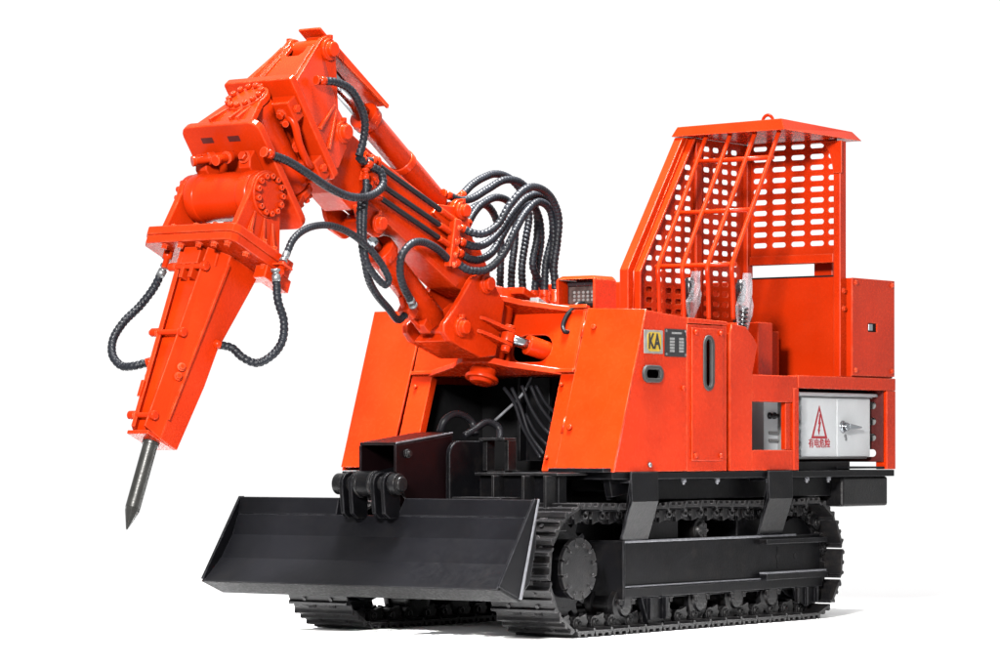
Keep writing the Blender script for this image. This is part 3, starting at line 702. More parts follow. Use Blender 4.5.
# window bars
bx = (.268, .403, .540, .672)
for x in bx:
    sweep('window_bar', [(x, 1.757, 2.294), (x, 1.60, 2.048), (x, 1.45, 1.820), (x, 1.352, 1.668), (x, 1.338, 1.632), (x, 1.345, 1.56), (x, 1.352, 1.39)], .0112, 'orange', cab)
for z in (2.165, 1.912, 1.652):
    y = 1.340 + (z - 1.652) * .648
    b = MB(); b.cyl((bx[0] - .02, y + .012, z), (bx[3] + .012, y + .012, z), .0115, n=14); b.build('cross_bar', 'orange', cab, 0)
# levers in plastic wrap, seat box, pedals
for x, y, z0, z1 in ((.30, 1.56, 1.40, 1.60), (.60, 1.53, 1.30, 1.58)):
    b = MB(); b.lathe((x, y - .02, z0 - .15), (0, .06, 1), [(0, .010), (z1 - z0 + .05, .009), (z1 - z0 + .06, .020), (z1 - z0 + .13, .026), (z1 - z0 + .16, .018)], 16)
    lv = b.build('control_lever', 'knob', cab, 0)
    b = MB(); vs = []; fs = []; n = 14; L = 7
    for k in range(L):
        for i in range(n):
            a = 2 * math.pi * i / n; t = k / (L - 1)
            r = (.020 + .018 * math.sin(math.pi * min(1, t * 1.1))) * (1 + random.uniform(-.22, .22))
            vs.append((x + .01 + r * math.cos(a) * .95 + .02 * t, y + .012 * t + r * math.sin(a) * .9, z0 + .02 + t * (z1 - z0 + .02)))
    for k in range(L - 1):
        for i in range(n): fs.append((k * n + i, k * n + (i + 1) % n, (k + 1) * n + (i + 1) % n, (k + 1) * n + i))
    fs.append(tuple((L - 1) * n + i for i in range(n)))
    b.add(vs, fs, False); w = b.build('plastic_wrap', 'wrap', lv, 0)
    so_ = w.modifiers.new('thick', 'SOLIDIFY'); so_.thickness = .0015
C_ = [(.70 + .016 * math.cos(R(a * 40)), 1.40 + .016 * math.sin(R(a * 40)) - a * .0003, 1.45 - a * .0022) for a in range(60)]
sweep('coiled_cable', C_, .006, 'knob', cab, n=8, step=.006)
b = MB(); b.box(.36, .52, 1.905, 2.01, 1.147, 1.366); b.build('seat_box', 'orange', cab, .006)
b = MB(); b.box(.25, .40, 2.0, 2.2, 1.147, 1.365); b.build('seat_base', 'orange', cab, .006)
for x, y in ((.40, 1.80), (.445, 1.80)):
    b = MB(); b.lathe((x, y, 1.40), (0, 0, 1), [(0, .008), (.05, .008), (.05, .013), (.06, .020), (.075, .020), (.085, .012)], 14); b.build('control_knob', 'knob', cab, 0)
b = MB(); b.box(.20, .58, 1.72, 1.85, 1.147, 1.40); b.build('control_console', 'orange', cab, .005)

# electrical cabinet in the rear bay
b = MB(); b.box(.42, .672, 1.925, 2.585, .757, 1.052)
ec = b.build('electrical_cabinet', 'cabgrey', root, .004)
b = MB(); b.box(.40, .705, 1.885, 2.640, 1.058, 1.074); b.build('rain_cap', 'cabinet', ec, .003)
b = MB(); b.box(.405, .692, 1.90, 2.60, 1.0525, 1.0575); b.build('cap_gasket', 'cabgrey', ec, .001)
b = MB(); b.box(.6725, .690, 1.930, 2.256, .768, 1.050); b.build('door', 'cabinet', ec, .004)
b = MB(); b.box(.6725, .690, 2.262, 2.582, .768, 1.050); b.build('door', 'cabinet', ec, .004)
for z in (.80, .90, 1.01): 
    b = MB(); b.cyl((.685, 1.922, z), (.685, 1.922, z + .035), .007, n=10); b.build('hinge', 'cabgrey', ec, 0)
def tri(s, cy, cz, h): return [(cy - .5 * s, cz), (cy + .5 * s, cz), (cy, cz + h)]
TM = XP(.6908)
plate('warning_triangle', tri(.150, 2.094, .855, .158), [tri(.108, 2.094, .866, .124)], .0014, TM, 'red', ec, .0002)
plate('lightning_bolt', [(2.097, .972), (2.083, .922), (2.092, .924), (2.084, .898), (2.079, .899), (2.090, .872), (2.101, .897), (2.096, .898), (2.110, .934), (2.101, .931), (2.106, .968)], [], .0014, TM, 'red', ec, .0002)
text('warning_lettering', '有电危险', .047, TM @ Matrix.Translation((2.094, .829, 0)), 'red', ec, sx=1.08, bold=0.0004)
b = MB(); b.lathe((.690, 2.315, .912), (1, 0, 0), [(0, .030), (.004, .030), (.010, .022), (.028, .020), (.034, .012)], 20)
b.loft([(.712, 2.33, .900), (.712, 2.33, .928), (.724, 2.33, .928), (.724, 2.33, .900)], [(.710, 2.455, .905), (.710, 2.455, .913), (.718, 2.455, .913), (.718, 2.455, .905)]); b.build('door_handle', 'chrome', ec, .002)
b = MB(); b.lathe((.690, 2.338, .868), (1, 0, 0), [(0, .008), (.004, .008)], 12); b.box(.694, .697, 2.334, 2.341, .845, .868); b.build('key', 'steel', ec, 0)

# ================================================================ rear housing
b = MB(); b.box(-0.75, .742, 2.314, 2.714, 1.151, 1.628)
rh = b.build('rear_housing', 'orange', root, .005)
plate('side_door', rrect(2.300, 2.712, 1.158, 1.628, .004), [rrect(2.450, 2.540, 1.372, 1.414, .003)], .008, XP(.749), 'orange', rh)
for y in (2.33, 2.685):
    for z in (1.185, 1.605):
        b = MB(); b.bolt((.753, y, z), (1, 0, 0), .011, .008); b.build('door_bolt', 'orange', rh, 0)
b = MB(); b.box(.745, .756, 2.453, 2.492, 1.378, 1.410); b.build('latch', 'chrome', rh, .002)
b = MB(); b.box(.7425, .744, 2.44, 2.545, 1.365, 1.42); b.build('latch_recess', 'dark', rh, 0)
for z in (1.48, 1.565):
    b = MB(); b.bolt((.712, 2.285, z), (1, 0, 0), .012, .01); b.build('post_bolt', 'orange', rh, 0)
b = MB(); b.box(-.74, .74, 2.29, 2.70, .71, .72); b.build('housing_floor', 'black', rh, .002)
b = MB(); b.box(-.74, .10, 1.62, 2.70, .725, 1.149); b.build('housing_core', 'orange', rh, .004)

# ================================================================ boom
BW = .075
bp = (-0.822, 2.118)          # boom tip pin
lp_ = (-0.557, 1.753)        # lift cylinder rod pin
b = MB()
tip = [(bp[0] + .062 * math.cos(R(a)), bp[1] + .062 * math.sin(R(a))) for a in range(190, 49, -20)]
b.prism(tip + [(-0.56, 2.055), (-0.02, 1.825), (0.20, 1.700), (0.27, 1.60), (P1[0] + .055, P1[1]), (P1[0] + .03, P1[1] - .055), (P1[0] - .03, P1[1] - .055),
         (0.020, 1.511), (-0.599, 1.834), (-0.700, 1.805), (-0.807, 1.873), (-0.912, 1.987)], -BW, BW)
boom = b.build('boom', 'orange', root, .006)
for sd in (1, -1):
    b = MB(); x0, x1 = sorted((sd * .0755, sd * .095))
    pr = [(lp_[0] + .056 * math.cos(R(a)), lp_[1] + .056 * math.sin(R(a))) for a in range(-120, 61, 20)]
    b.prism(pr + [(-0.625, 1.838), (-0.699, 1.825), (-0.686, 1.784), (-0.652, 1.731)], x0, x1); b.build('cylinder_lug', 'orange', boom, .004)
pinset(boom, *lp_, .095, .028)
# wear strips / stiffeners along the near side
b = MB(); b.prism([(-0.599, 1.853), (-0.612, 1.835), (0.020, 1.511), (0.042, 1.529)], BW + .0004, BW + .006); b.build('edge_strip', 'orange', boom, .002)
b = MB(); b.prism([(-0.10, 1.86), (0.10, 1.775), (0.14, 1.70), (-0.12, 1.80)], BW + .0004, BW + .010); b.build('side_doubler', 'orange', boom, .003)
# arm cylinder lugs
CP = (0.043, 1.844)
for sd in (1, -1):
    b = MB(); x0, x1 = sorted((sd * .062, sd * .090))
    pr = [(CP[0] + .052 * math.cos(R(a)), CP[1] + .052 * math.sin(R(a))) for a in range(-20, 161, 20)]
    b.prism(pr + [(CP[0] - .16, CP[1] + .02), (CP[0] - .20, CP[1] - .02), (CP[0] + .00, CP[1] - .13), (CP[0] + .10, CP[1] - .14)], x0, x1); b.build('cylinder_lug', 'orange', boom, .004)
pinset(boom, *CP, .090, .028)
# hose tubes clipped along the near side
XT = .108
for k, (a, c) in enumerate((((0.108, -0.587, 2.008), (0.108, -0.010, 1.792)), ((0.108, -0.594, 1.936), (0.108, -0.017, 1.730)), ((0.108, -0.580, 1.874), (0.108, -0.025, 1.674)), ((0.108, -0.415, 1.727), (0.108, -0.032, 1.621)))):
    a = Vector(a); c = Vector(c); d = c - a
    if k < 3:
        st = [a - Vector((0, .05, -.005)), a, a + d * .25, a + d * .5, a + d * .75, c, c + d * .06]
        sweep('boom_tube', [a + d * .03, a + d * .35, a + d * .80], .0125, 'rubber', boom, n=12)
        sweep('tube_end', [a - d * .10 + Vector((-.01, 0, .012)), a, a + d * .06], .0155, 'orange', boom, n=12)
        sweep('tube_end', [a + d * .79, a + d * .88, c + d * .05], .0140, 'orange', boom, n=12)
b = MB(); mt = Vector((0.108, 0.026, 1.829)); mb_ = Vector((0.108, -0.025, 1.595)); ax = (mb_ - mt).normalized()
b.prism([(-0.047, 1.806), (-0.003, 1.800), (-0.039, 1.594), (-0.090, 1.596)], .0965, .130); b.build('hose_manifold', 'orange', boom, .004)
b = MB()
for px, py in ((459, 222), (458, 236), (456, 249), (454, 261)):
    pass
for y, z in ((-0.025, 1.764), (-0.039, 1.702), (-0.050, 1.646), (-0.061, 1.602)):
    b = MB(); b.bolt((.130, y, z), (1, 0, 0), .010, .008); b.build('manifold_bolt', 'orange', boom, 0)
for q in ((0.100, -0.604, 2.007), (0.100, -0.617, 1.943), (0.100, -0.597, 1.886)):
    b = MB(); b.box(-.026, .022, -.03, .03, -.025, .025, m=Matrix.Translation(q) @ Matrix.Rotation(R(-27), 4, 'X')); b.build('hose_clamp', 'orange', boom, .005)

# ================================================================ hydraulic cylinders
def cylinder(name, p0, p1, rb, rr, split, gland=.05, collar=True):
    """barrel from p0, rod to p1"""
    p0 = Vector(p0); p1 = Vector(p1); d = (p1 - p0); L = d.length; d.normalize()
    b = MB(); b.lathe(p0 + d * .03, d, [(0, rb * .55), (.02, rb * .8), (.04, rb), (L * split, rb), (L * split, rb * 1.22), (L * split + gland, rb * 1.22), (L * split + gland + .004, rb * .8)], 36)
    o = b.build(name, 'orange', root, .003)
    b = MB(); b.cyl(p0 + d * (L * split + gland), p1 - d * .03, rr, n=24); b.build('piston_rod', 'chrome', o, 0)
    for p in (p0, p1):
        b = MB(); b.cyl(p - Vector((.045, 0, 0)), p + Vector((.045, 0, 0)), rb * .80, n=28); b.cyl(p, p + (d if p == p0 else -d) * .06, rb * .6, n=20); b.build('end_eye', 'orange', o, .003)
    b = MB()
    u = d.orthogonal().normalized(); w = d.cross(u)
    for k in range(10):
        a = 2 * math.pi * k / 10; b.bolt(p0 + d * (L * split + gland + .002) + (u * math.cos(a) + w * math.sin(a)) * rb * 1.04, d, .009, .012)
    q = b.build('gland_bolt', 'orange', o, 0); q['kind'] = 'stuff'
    return o, p0, d, L
ap = (-0.888, 2.456)          # arm pin where the cylinder pushes
ac, q0, qd, qL = cylinder('arm_cylinder', (0, CP[0], CP[1]), (0, ap[0], ap[1]), .054, .036, .545)
b = MB(); b.lathe(q0 + qd * qL * .30, qd, [(0, .0545), (.004, .058), (.035, .058), (.039, .0545)], 32); b.build('barrel_band', 'orange', ac, .001)
lc, l0, ld, lL = cylinder('lift_cylinder', (0, P2[0], P2[1]), (0, lp_[0], lp_[1]), .060, .030, .66)
b = MB(); nrm = Vector((0, -ld.z, ld.y)); side = Vector((1, 0, 0))
pipe = [l0 + ld * .10 + nrm * .075, l0 + ld * .13 + nrm * .085, l0 + ld * (.25) + nrm * .085, l0 + ld * .30 + nrm * .062]
sweep('feed_pipe', [p * 1 for p in pipe], .011, 'orange', lc)
b = MB(); b.box(-.03, .03, -.03, .03, -.02, .03, m=frame_at(l0 + ld * .22 + nrm * .075, nrm)); b.build('port_block', 'orange', lc, .004)
b = MB(); b.box(-.02, .035, -.03, .03, -.02, .02, m=frame_at(l0 + ld * .10 + nrm * .068, nrm)); b.build('port_block', 'orange', lc, .004)
# rod cover above the arm cylinder
cn = Vector((0, qd.z, -qd.y)); cn = cn if cn.z > 0 else -cn
c0 = q0 + qd * (qL * .575) + cn * .078; c1 = q0 + qd * (qL * .985) + cn * .066
b = MB(); b.loft([c0 + Vector((-.065, 0, 0)), c0 + Vector((.065, 0, 0)), c0 + Vector((.065, 0, 0)) + cn * .006, c0 + Vector((-.065, 0, 0)) + cn * .006],
                 [c1 + Vector((-.065, 0, 0)), c1 + Vector((.065, 0, 0)), c1 + Vector((.065, 0, 0)) + cn * .006, c1 + Vector((-.065, 0, 0)) + cn * .006])
cv = b.build('rod_cover', 'orange', root, .002)
b = MB(); b.loft([c0 + Vector((.0655, 0, 0)) + cn * .006, c0 + Vector((.075, 0, 0)) + cn * .006, c0 + Vector((.078, 0, 0)) - cn * .012, c0 + Vector((.0655, 0, 0)) - cn * .012],
                 [c1 + Vector((.0655, 0, 0)) + cn * .006, c1 + Vector((.075, 0, 0)) + cn * .006, c1 + Vector((.078, 0, 0)) - cn * .035, c1 + Vector((.0655, 0, 0)) - cn * .035]); b.build('cover_edge', 'orange', cv, .001)
b = MB(); e1 = c1 + qd * .01; b.box(-.035, .035, -.02, .02, -.05, .0, m=frame_at(e1, cn)); b.box(-.058, .058, -.03, .035, .001, .012, m=frame_at(e1 + qd * .03 + cn * .004, cn)); b.build('cover_bracket', 'orange', cv, .003)

# ================================================================ arm (elbow piece)
AM = Matrix(((1, 0, 0, 0), (0, .597, .802, -1.042), (0, -.802, .597, 2.113), (0, 0, 0, 1)))    # x, fore-aft along the head, away from the head
AI = AM.inverted()
def xo(y, z):
    h = (AI @ Vector((0, y, z))).z
    return .160 - .062 * max(0, min(1, h / .26))
ck = [(-1.172, 2.290), (-0.923, 1.953), (-0.880, 1.965), (-0.790, 2.055), (-0.762, 2.110), (-0.775, 2.165), (-0.825, 2.215), (-0.833, 2.42)]
ck += [(ap[0] + .057 * math.cos(R(a)), ap[1] + .057 * math.sin(R(a))) for a in range(0, 151, 25)]
b = MB(AM); b.prism(rrect(-.182, .176, -.262, .225, .015), -.036, 0.0, 'Z')
arm = b.build('arm', 'orange', root, .005)
for sd in (1, -1):
    b = MB(); b.loft([(sd * xo(*p), p[0], p[1]) for p in ck], [(sd * (xo(*p) - .024), p[0], p[1]) for p in ck]); b.build('cheek_plate', 'orange', arm, .005)
    b = MB()
    for (ya, za), (yb, zb) in (((-1.02, 2.115), (-0.855, 2.23)), ((-0.965, 2.035), (-0.845, 2.21))):
        d = Vector((0, yb - ya, zb - za)); t = Vector((0, -d.z, d.y)).normalized() * .006
        A = [Vector((sd * (xo(y, z) + o), y, z)) + q for (y, z, o) in ((ya, za, -.002), (yb, zb, -.002)) for q in (t, -t)]
        B = [Vector((sd * (xo(y, z) + o), y, z)) + q for (y, z, o) in ((ya, za, .016), (yb, zb, .004)) for q in (t, -t)]
        b = MB(); b.loft([A[0], A[1], A[3], A[2]], [B[0], B[1], B[3], B[2]]); b.build('cheek_rib', 'orange', arm, .002)
# front face plate between the cheeks, notched for the rod
ft = AM @ Vector((0, -.207, 0.0)); tp = Vector((0, -0.945, 2.478)); nrm = Vector((1, 0, 0)).cross(tp - ft).normalized()
if nrm.z < 0: nrm = -nrm
def onface(x, t, o): return ft + (tp - ft) * t + Vector((x, 0, 0)) + nrm * o
outl = [(-.135, 0), (.135, 0), (.086, .93), (.045, .97), (.045, .80), (.03, .74), (-.03, .74), (-.045, .80), (-.045, .97), (-.086, .93)]
b = MB(); b.loft([onface(x, t, -.018) for x, t in outl], [onface(x, t, .0) for x, t in outl]); b.build('face_plate', 'orange', arm, .003)
for sd in (1, -1):
    b = MB(); b.loft([onface(sd * .133, .02, .0005), onface(sd * .112, .02, .0005), onface(sd * .075, .93, .0005), onface(sd * .090, .93, .0005)], [onface(sd * .133, .02, .014), onface(sd * .120, .02, .014), onface(sd * .080, .93, .010), onface(sd * .090, .93, .010)]); b.build('face_rib', 'orange', arm, .002)
b = MB(); b.loft([onface(-.075, .03, .0005), onface(-.066, .03, .0005), onface(-.052, .70, .0005), onface(-.060, .70, .0005)], [onface(-.075, .03, .006), onface(-.066, .03, .006), onface(-.052, .70, .006), onface(-.060, .70, .006)]); b.build('face_rib', 'orange', arm, .001)
pinset(arm, *ap, .098, .032); pinset(arm, *bp, .118, .032)
b = MB(); b.cyl((-.085, *ap), (.085, *ap), .045); b.build('pin_sleeve', 'orange', arm, .002)
# saddle blocks under the flange
for y0, y1 in ((-.185, -.085), (.100, .200)):
    b = MB(AM); b.box(-.145, .165, y0, y1, -.098, -.0365); b.build('saddle_block', 'orange', arm, .006)
    b = MB(AM)
    for x in (.11,): b.bolt((x, (y0 + y1) / 2, -.096), (0, 0, -1), .018, .02)
    b.bolt((.161, (y0 + y1) / 2, -.065), (1, 0, 0), .018, .014); b.build('saddle_bolt', 'orange', arm, .001)

# ================================================================ rotary actuators and tilt head
def actuator(name, m, r, l0, l1):
    b = MB(m)
    b.lathe((0, 0, l0), (0, 0, 1), [(0, r * .80), (.0, r * .94), (.012, r), (.05, r), (.054, r * .97), (l1 - l0 - .054, r * .97), (l1 - l0 - .05, r), (l1 - l0 - .012, r), (l1 - l0, r * .94)], 48)
    return b.build(name, 'orange', root, .003)
A2 = AM @ Matrix.Translation((0, 0, -.135)) @ Matrix.Rotation(R(-90), 4, 'X')       # axis along the head
a2 = actuator('rotary_actuator', A2, .092, -.205, .205)
for y in (-.10, .02):
    b = MB(AM); b.lathe((.085, y, -.055), (.55, 0, -.85), [(0, .02), (.05, .02), (.05, .014), (.08, .014)], 14); b.build('hose_port', 'orange', a2, .001)
sweep('feed_pipe', [AM @ Vector(p) for p in ((.125, -.12, -.085), (.150, -.09, -.095), (.152, .0, -.12), (.148, .09, -.115), (.135, .13, -.09))], .016, 'orange', a2)

# tilt plate with its two lugs
b = MB(AM); b.prism(rrect(-.205, .205, -.250, .262, .045), -.352, -.318, 'Z')
tp_ = b.build('tilt_plate', 'orange', root, .006)
for x in (-.085, .055):
    b = MB(AM); b.box(x - .030, x + .030, -.195, -.170, -.3535, -.3525); b.build('plate_slot', 'rust', tp_, 0)
def flange(parent, m, r, rb, nb=13):
    """bolt circle standing on a lug face; local z outwards"""
    b = MB(m); b.lathe((0, 0, 0), (0, 0, 1), [(-.002, r), (.006, r), (.008, r - .003)], 40)
    o = b.build('flange', 'orange', parent, .001)
    b = MB(m)
    for k in range(nb):
        a = 2 * math.pi * k / nb; c = Vector((rb * math.cos(a), rb * math.sin(a), .007))
        b.lathe(c, (0, 0, 1), [(0, .0125), (.016, .0125), (.018, .010), (.018, .006), (.010, .006)], 12)
    q = b.build('flange_bolt', 'orange', parent, 0); q['kind'] = 'stuff'
for sd in (-1, 1):
    b = MB(AM); lug = [(.096 * math.cos(R(a)), -.135 + .096 * math.sin(R(a))) for a in range(-15, 196, 15)] + [(-.150, -.3175), (.150, -.3175)]
    y0, y1 = sorted((sd * .210, sd * .240)); b.prism(lug, y0, y1, 'Y'); b.build('lug', 'orange', tp_, .005)
    for x in (-.060, .045, .085):
        b = MB(AM); b.loft([(x - .006, sd * .2405, -.3175), (x + .006, sd * .2405, -.3175), (x * .8 + .006, sd * .2405, -.20), (x * .8 - .006, sd * .2405, -.20)],
                           [(x - .006, sd * .262, -.3175), (x + .006, sd * .262, -.3175), (x * .8 + .006, sd * .243, -.20), (x * .8 - .006, sd * .243, -.20)]); b.build('lug_rib', 'orange', tp_, .002)
flange(tp_, AM @ Matrix.Translation((0, -.240, -.135)) @ Matrix.Rotation(R(90), 4, 'X'), .088, .074)
flange(tp_, AM @ Matrix.Translation((0, .240, -.135)) @ Matrix.Rotation(R(-90), 4, 'X'), .088, .074)
# saddles and fittings on the breaker side of the tilt plate
for x0, x1 in ((-.155, -.095), (.075, .135)):
    b = MB(AM); b.prism([(-.125, -.3525), (.13, -.3525), (.12, -.40), (-.085, -.42), (-.115, -.395)], x0, x1); b.build('saddle_block', 'orange', tp_, .005)
    b = MB(AM); b.bolt(((x0 + x1) / 2, -.115, -.392), (0, -1, -.6), .020, .022); b.build('saddle_bolt', 'orange', tp_, .001)
for x, dx in ((-.045, -.05), (.025, .0)):
    b = MB(AM); p = Vector((x, -.105, -.352)); b.lathe(p, (dx, -.03, -.07), [(0, .020), (.035, .020), (.035, .026), (.06, .026), (.06, .017), (.115, .017), (.115, .022), (.13, .022)], 12); b.build('hose_port', 'orange', tp_, .001)
A1 = AM @ Matrix.Translation((0, .022, -.460)) @ Matrix.Rotation(R(90), 4, 'Y')
a1 = actuator('rotary_actuator', A1, .102, -.166, .166)

# ================================================================ hydraulic breaker
BM_ = Matrix(((1, 0, 0, 0), (0, .924, .382, -1.460), (0, -.382, .924, 1.578), (0, 0, 0, 1)))
oct_ = [(-.245, -.180), (-.215, -.212), (.205, -.212), (.228, -.203), (.245, -.180), (.245, .170), (.215, .200), (-.215, .200), (-.245, .170)]
b = MB(BM_); b.prism([(-.100, -.115), (.100, -.115), (.100, .09), (-.100, .09)], -.10, -.0315, 'Z')
b.loft([(-.072, -.115, -.072), (.072, -.115, -.072), (.098, -.04, -.072), (.098, .085, -.072), (-.098, .085, -.072), (-.098, -.04, -.072)], [(-.036, -.150, -.830), (.036, -.150, -.830), (.044, -.10, -.830), (.044, -.012, -.830), (-.044, -.012, -.830), (-.044, -.10, -.830)])
br = b.build('hydraulic_breaker', 'orange', root, .004)
b = MB(BM_); b.prism(oct_, .0055, .042, 'Z'); b.build('mounting_plate', 'orange', br, .005)
b = MB(BM_); b.prism([(x * .985, y * .985) for x, y in oct_], -.031, .005, 'Z'); b.build('mounting_plate', 'orange', br, .005)
AY, AZ = -.032, .247
for sd in (1, -1):
    b = MB(BM_); lug = [(AY + .100 * math.cos(R(a)), AZ + .100 * math.sin(R(a))) for a in range(-12, 193, 12)] + [(-.165, 0.0425), (.135, 0.0425)]
    x0, x1 = sorted((sd * .170, sd * .198)); b.prism(lug, x0, x1); b.build('lug', 'orange', br, .005)
    for y in (-.09, .0, .075):
        b = MB(BM_); b.loft([(sd * .1985, y - .006, .043), (sd * .1985, y + .006, .043), (sd * .1985, y * .7 - .006, .155), (sd * .1985, y * .7 - .018, .155)], [(sd * .220, y - .006, .043), (sd * .220, y + .006, .043), (sd * .201, y * .7 - .006, .155), (sd * .201, y * .7 - .018, .155)]); b.build('lug_rib', 'orange', br, .002)
    flange(br, BM_ @ Matrix.Translation((sd * .198, AY, AZ)) @ Matrix.Rotation(R(90 * sd), 4, 'Y'), .092, .076)
    # tapering side plates
    XT_ = lambda z: .121 + (z + .072) / .758 * .056
    sp = [(-.064, -.0315), (.122, -.0315), (.100, -.13), (.035, -.40), (.030, -.56), (-.003, -.845), (-.110, -.842)]
    b = MB(BM_); b.loft([(sd * .072, -.150, -.0315), (sd * .124, -.0645, -.0315), (sd * .107, -.053, -.0315), (sd * .056, -.140, -.0315)], [(sd * .036, -.186, -.815), (sd * .0655, -.1105, -.842), (sd * .052, -.100, -.842), (sd * .022, -.178, -.815)]); b.build('corner_plate', 'orange', br, .003)
    b = MB(BM_); b.loft([(sd * XT_(z), y, z) for y, z in sp], [(sd * (XT_(z) - .020), y, z) for y, z in sp]); b.build('side_plate', 'orange', br, .003)
    ribp = [(-.075, -.075), (-.060, -.075), (-.105, -.76), (-.112, -.76)]
    b = MB(BM_); b.loft([(sd * (XT_(z) + .0004), y, z) for y, z in ribp], [(sd * (XT_(z) + .012), y, z) for y, z in ribp]); b.build('side_rib', 'orange', br, .002)
    b = MB(BM_)
    for y, z in ((-.10, -.54), (-.10, -.58)): b.bolt((sd * (XT_(z) - .006), y - .022, z), (sd * .85, -.5, 0), .013, .012)
    q = b.build('side_bolt', 'orange', br, 0); q['kind'] = 'stuff'
b = MB(BM_)
for x in (-.13, -.045, .05, .13, .20): b.bolt((x, -.180, -.031), (0, 0, -1), .013, .016)
for y in (-.08, .04, .13): b.bolt((.215, y, -.031), (0, 0, -1), .013, .016)
q = b.build('plate_bolt', 'orange', br, 0); q['kind'] = 'stuff'
b = MB(BM_)
for x in (-.12, .0, .10): b.bolt((x, -.170, .042), (0, 0, 1), .014, .018)
for y in (-.10, -.01, .06): b.bolt((.225, y, .042), (0, 0, 1), .013, .016)
q = b.build('plate_bolt', 'orange', br, 0); q['kind'] = 'stuff'
for z, e in ((-.115, .02), (-.405, .035), (-.765, .025)):
    w = XT_(z) * .60 + .006; y = -.158 - (z + .072) / -.758 * .027 + .012
    b = MB(BM_); b.cyl((-w - e, y, z), (w + .004, y, z), .0115, n=14)
    b.lathe((w - .006, y, z), (1, 0, 0), [(0, .020), (.020, .020), (.024, .015)], 14); b.lathe((-w + .006, y, z), (-1, 0, 0), [(0, .018), (.03, .018), (.034, .012)], 14); b.build('tie_bolt', 'orange', br, .001)
b = MB(BM_); b.box(-.045, .045, -.158, -.116, -.105, -.032); b.box(-.035, -.018, -.158, -.120, -.165, -.1055); b.box(.012, .030, -.158, -.120, -.165, -.1055); b.build('head_block', 'orange', br, .003)
b = MB(BM_); b.box(-.055, .055, -.178, -.004, -.846, -.8305); b.build('nose_plate', 'orange', br, .003)
b = MB(BM_); b.cyl((.0595, -.035, -.785), (.0675, -.035, -.785), .012, n=14); b.build('side_port', 'dark', br, 0)
b = MB(BM_); b.box(-.050, -.034, -.186, -.160, -.69, -.62); b.build('front_block', 'orange', br, .002)
b = MB(BM_); TY = -.090
b.lathe((0, TY, -.84), (0, 0, -1), [(0, .034), (.02, .034), (.02, .0295), (.285, .0295)], 28)
b.lathe((0, TY, -1.124), (0, 0, -1), [(0, .0295), (.012, .0285), (.086, .004), (.090, .001)], 7)
b.build('chisel', 'chisel', br, .001)
# hose union clipped to the edge of the mounting plate
U0 = Vector((0.268, -1.420, 1.476)); U1 = Vector((0.268, -1.361, 1.578)); UL = (U1 - U0).length
b = MB(); b.lathe(U0, U1 - U0, [(0, .012), (UL * .25, .012), (UL * .25, .019), (UL * .42, .019), (UL * .42, .014), (UL * .58, .014), (UL * .58, .019), (UL * .75, .019), (UL * .75, .012), (UL, .012)], 12); b.build('hose_union', 'orange', br, 0)
um = BM_.inverted() @ ((U0 + U1) / 2)
b = MB(BM_); b.box(.20, um.x + .03, um.y - .03, um.y + .035, -.020, -.012); b.box(.18, .240, .03, .19, -.085, -.0315); b.build('hose_clip', 'orange', br, .003)
b = MB(BM_); b.lathe((-.165, -.115, -.031), (0, 0, -1), [(0, .020), (.03, .020), (.03, .013), (.07, .013)], 12); b.build('hose_union', 'orange', br, 0)

# ================================================================ hoses
def ferrule(p, d, r, parent, mat='orange', L=.05):
    b = MB(); b.lathe(p, d, [(0, r * 1.12), (L * .55, r * 1.12), (L * .55, r * .8), (L * .8, r * .8), (L * .8, r * 1.25), (L, r * 1.25)], 14); b.build('ferrule', mat, parent, 0)
def hose(pts, r=.0165, ends=('orange', 'orange')):
    pts = [Vector(p) for p in pts]
    o = sweep('hydraulic_hose', pts, r, 'hose', root, guard=.075, pitch=.020)
    if ends[0]: ferrule(pts[0], pts[0] - pts[1], r, o, ends[0])
    if ends[1]: ferrule(pts[-1], pts[-1] - pts[-2], r, o, ends[1])
    return o
# to the arm and the head
hose([(0.170, -0.997, 2.312), (0.180, -0.938, 2.312), (0.190, -0.858, 2.290), (0.180, -0.779, 2.231), (0.160, -0.720, 2.162), (0.140, -0.708, 2.085), (0.130, -0.723, 2.026)], .0160, ('orange', None))
hose([(0.130, -0.723, 2.022), (0.128, -0.693, 2.008), (0.125, -0.636, 2.012)], .0165, (None, 'orange'))
hose([(0.215, -1.388, 1.978), (0.220, -1.294, 1.960), (0.220, -1.155, 1.914), (0.210, -1.014, 1.870), (0.200, -0.857, 1.844), (0.180, -0.699, 1.863), (0.160, -0.599, 1.916), (0.150, -0.599, 1.963), (0.135, -0.648, 1.990)], .0165, ('orange', 'orange'))
hose([(0.268, -1.358, 1.586), (0.260, -1.311, 1.641), (0.240, -1.205, 1.691), (0.220, -1.059, 1.716), (0.200, -0.910, 1.705), (0.190, -0.792, 1.670), (0.180, -0.685, 1.618), (0.170, -0.605, 1.563), (0.170, -0.571, 1.514), (0.170, -0.591, 1.492), (0.165, -0.646, 1.520), (0.160, -0.707, 1.584), (0.155, -0.721, 1.675), (0.150, -0.714, 1.780), (0.140, -0.688, 1.886), (0.130, -0.676, 1.929)], .0140, ('steel', 'orange'))
hose([(0.115, -0.636, 1.907), (0.125, -0.696, 1.853), (0.135, -0.722, 1.751), (0.140, -0.715, 1.655), (0.130, -0.682, 1.586), (0.110, -0.630, 1.514), (0.080, -0.537, 1.455), (0.050, -0.423, 1.405), l0 + ld * .245 + Vector((0, -ld.z, ld.y)) * .15, l0 + ld * .225 + Vector((0, -ld.z, ld.y)) * .105], .0155, ('orange', 'orange'))
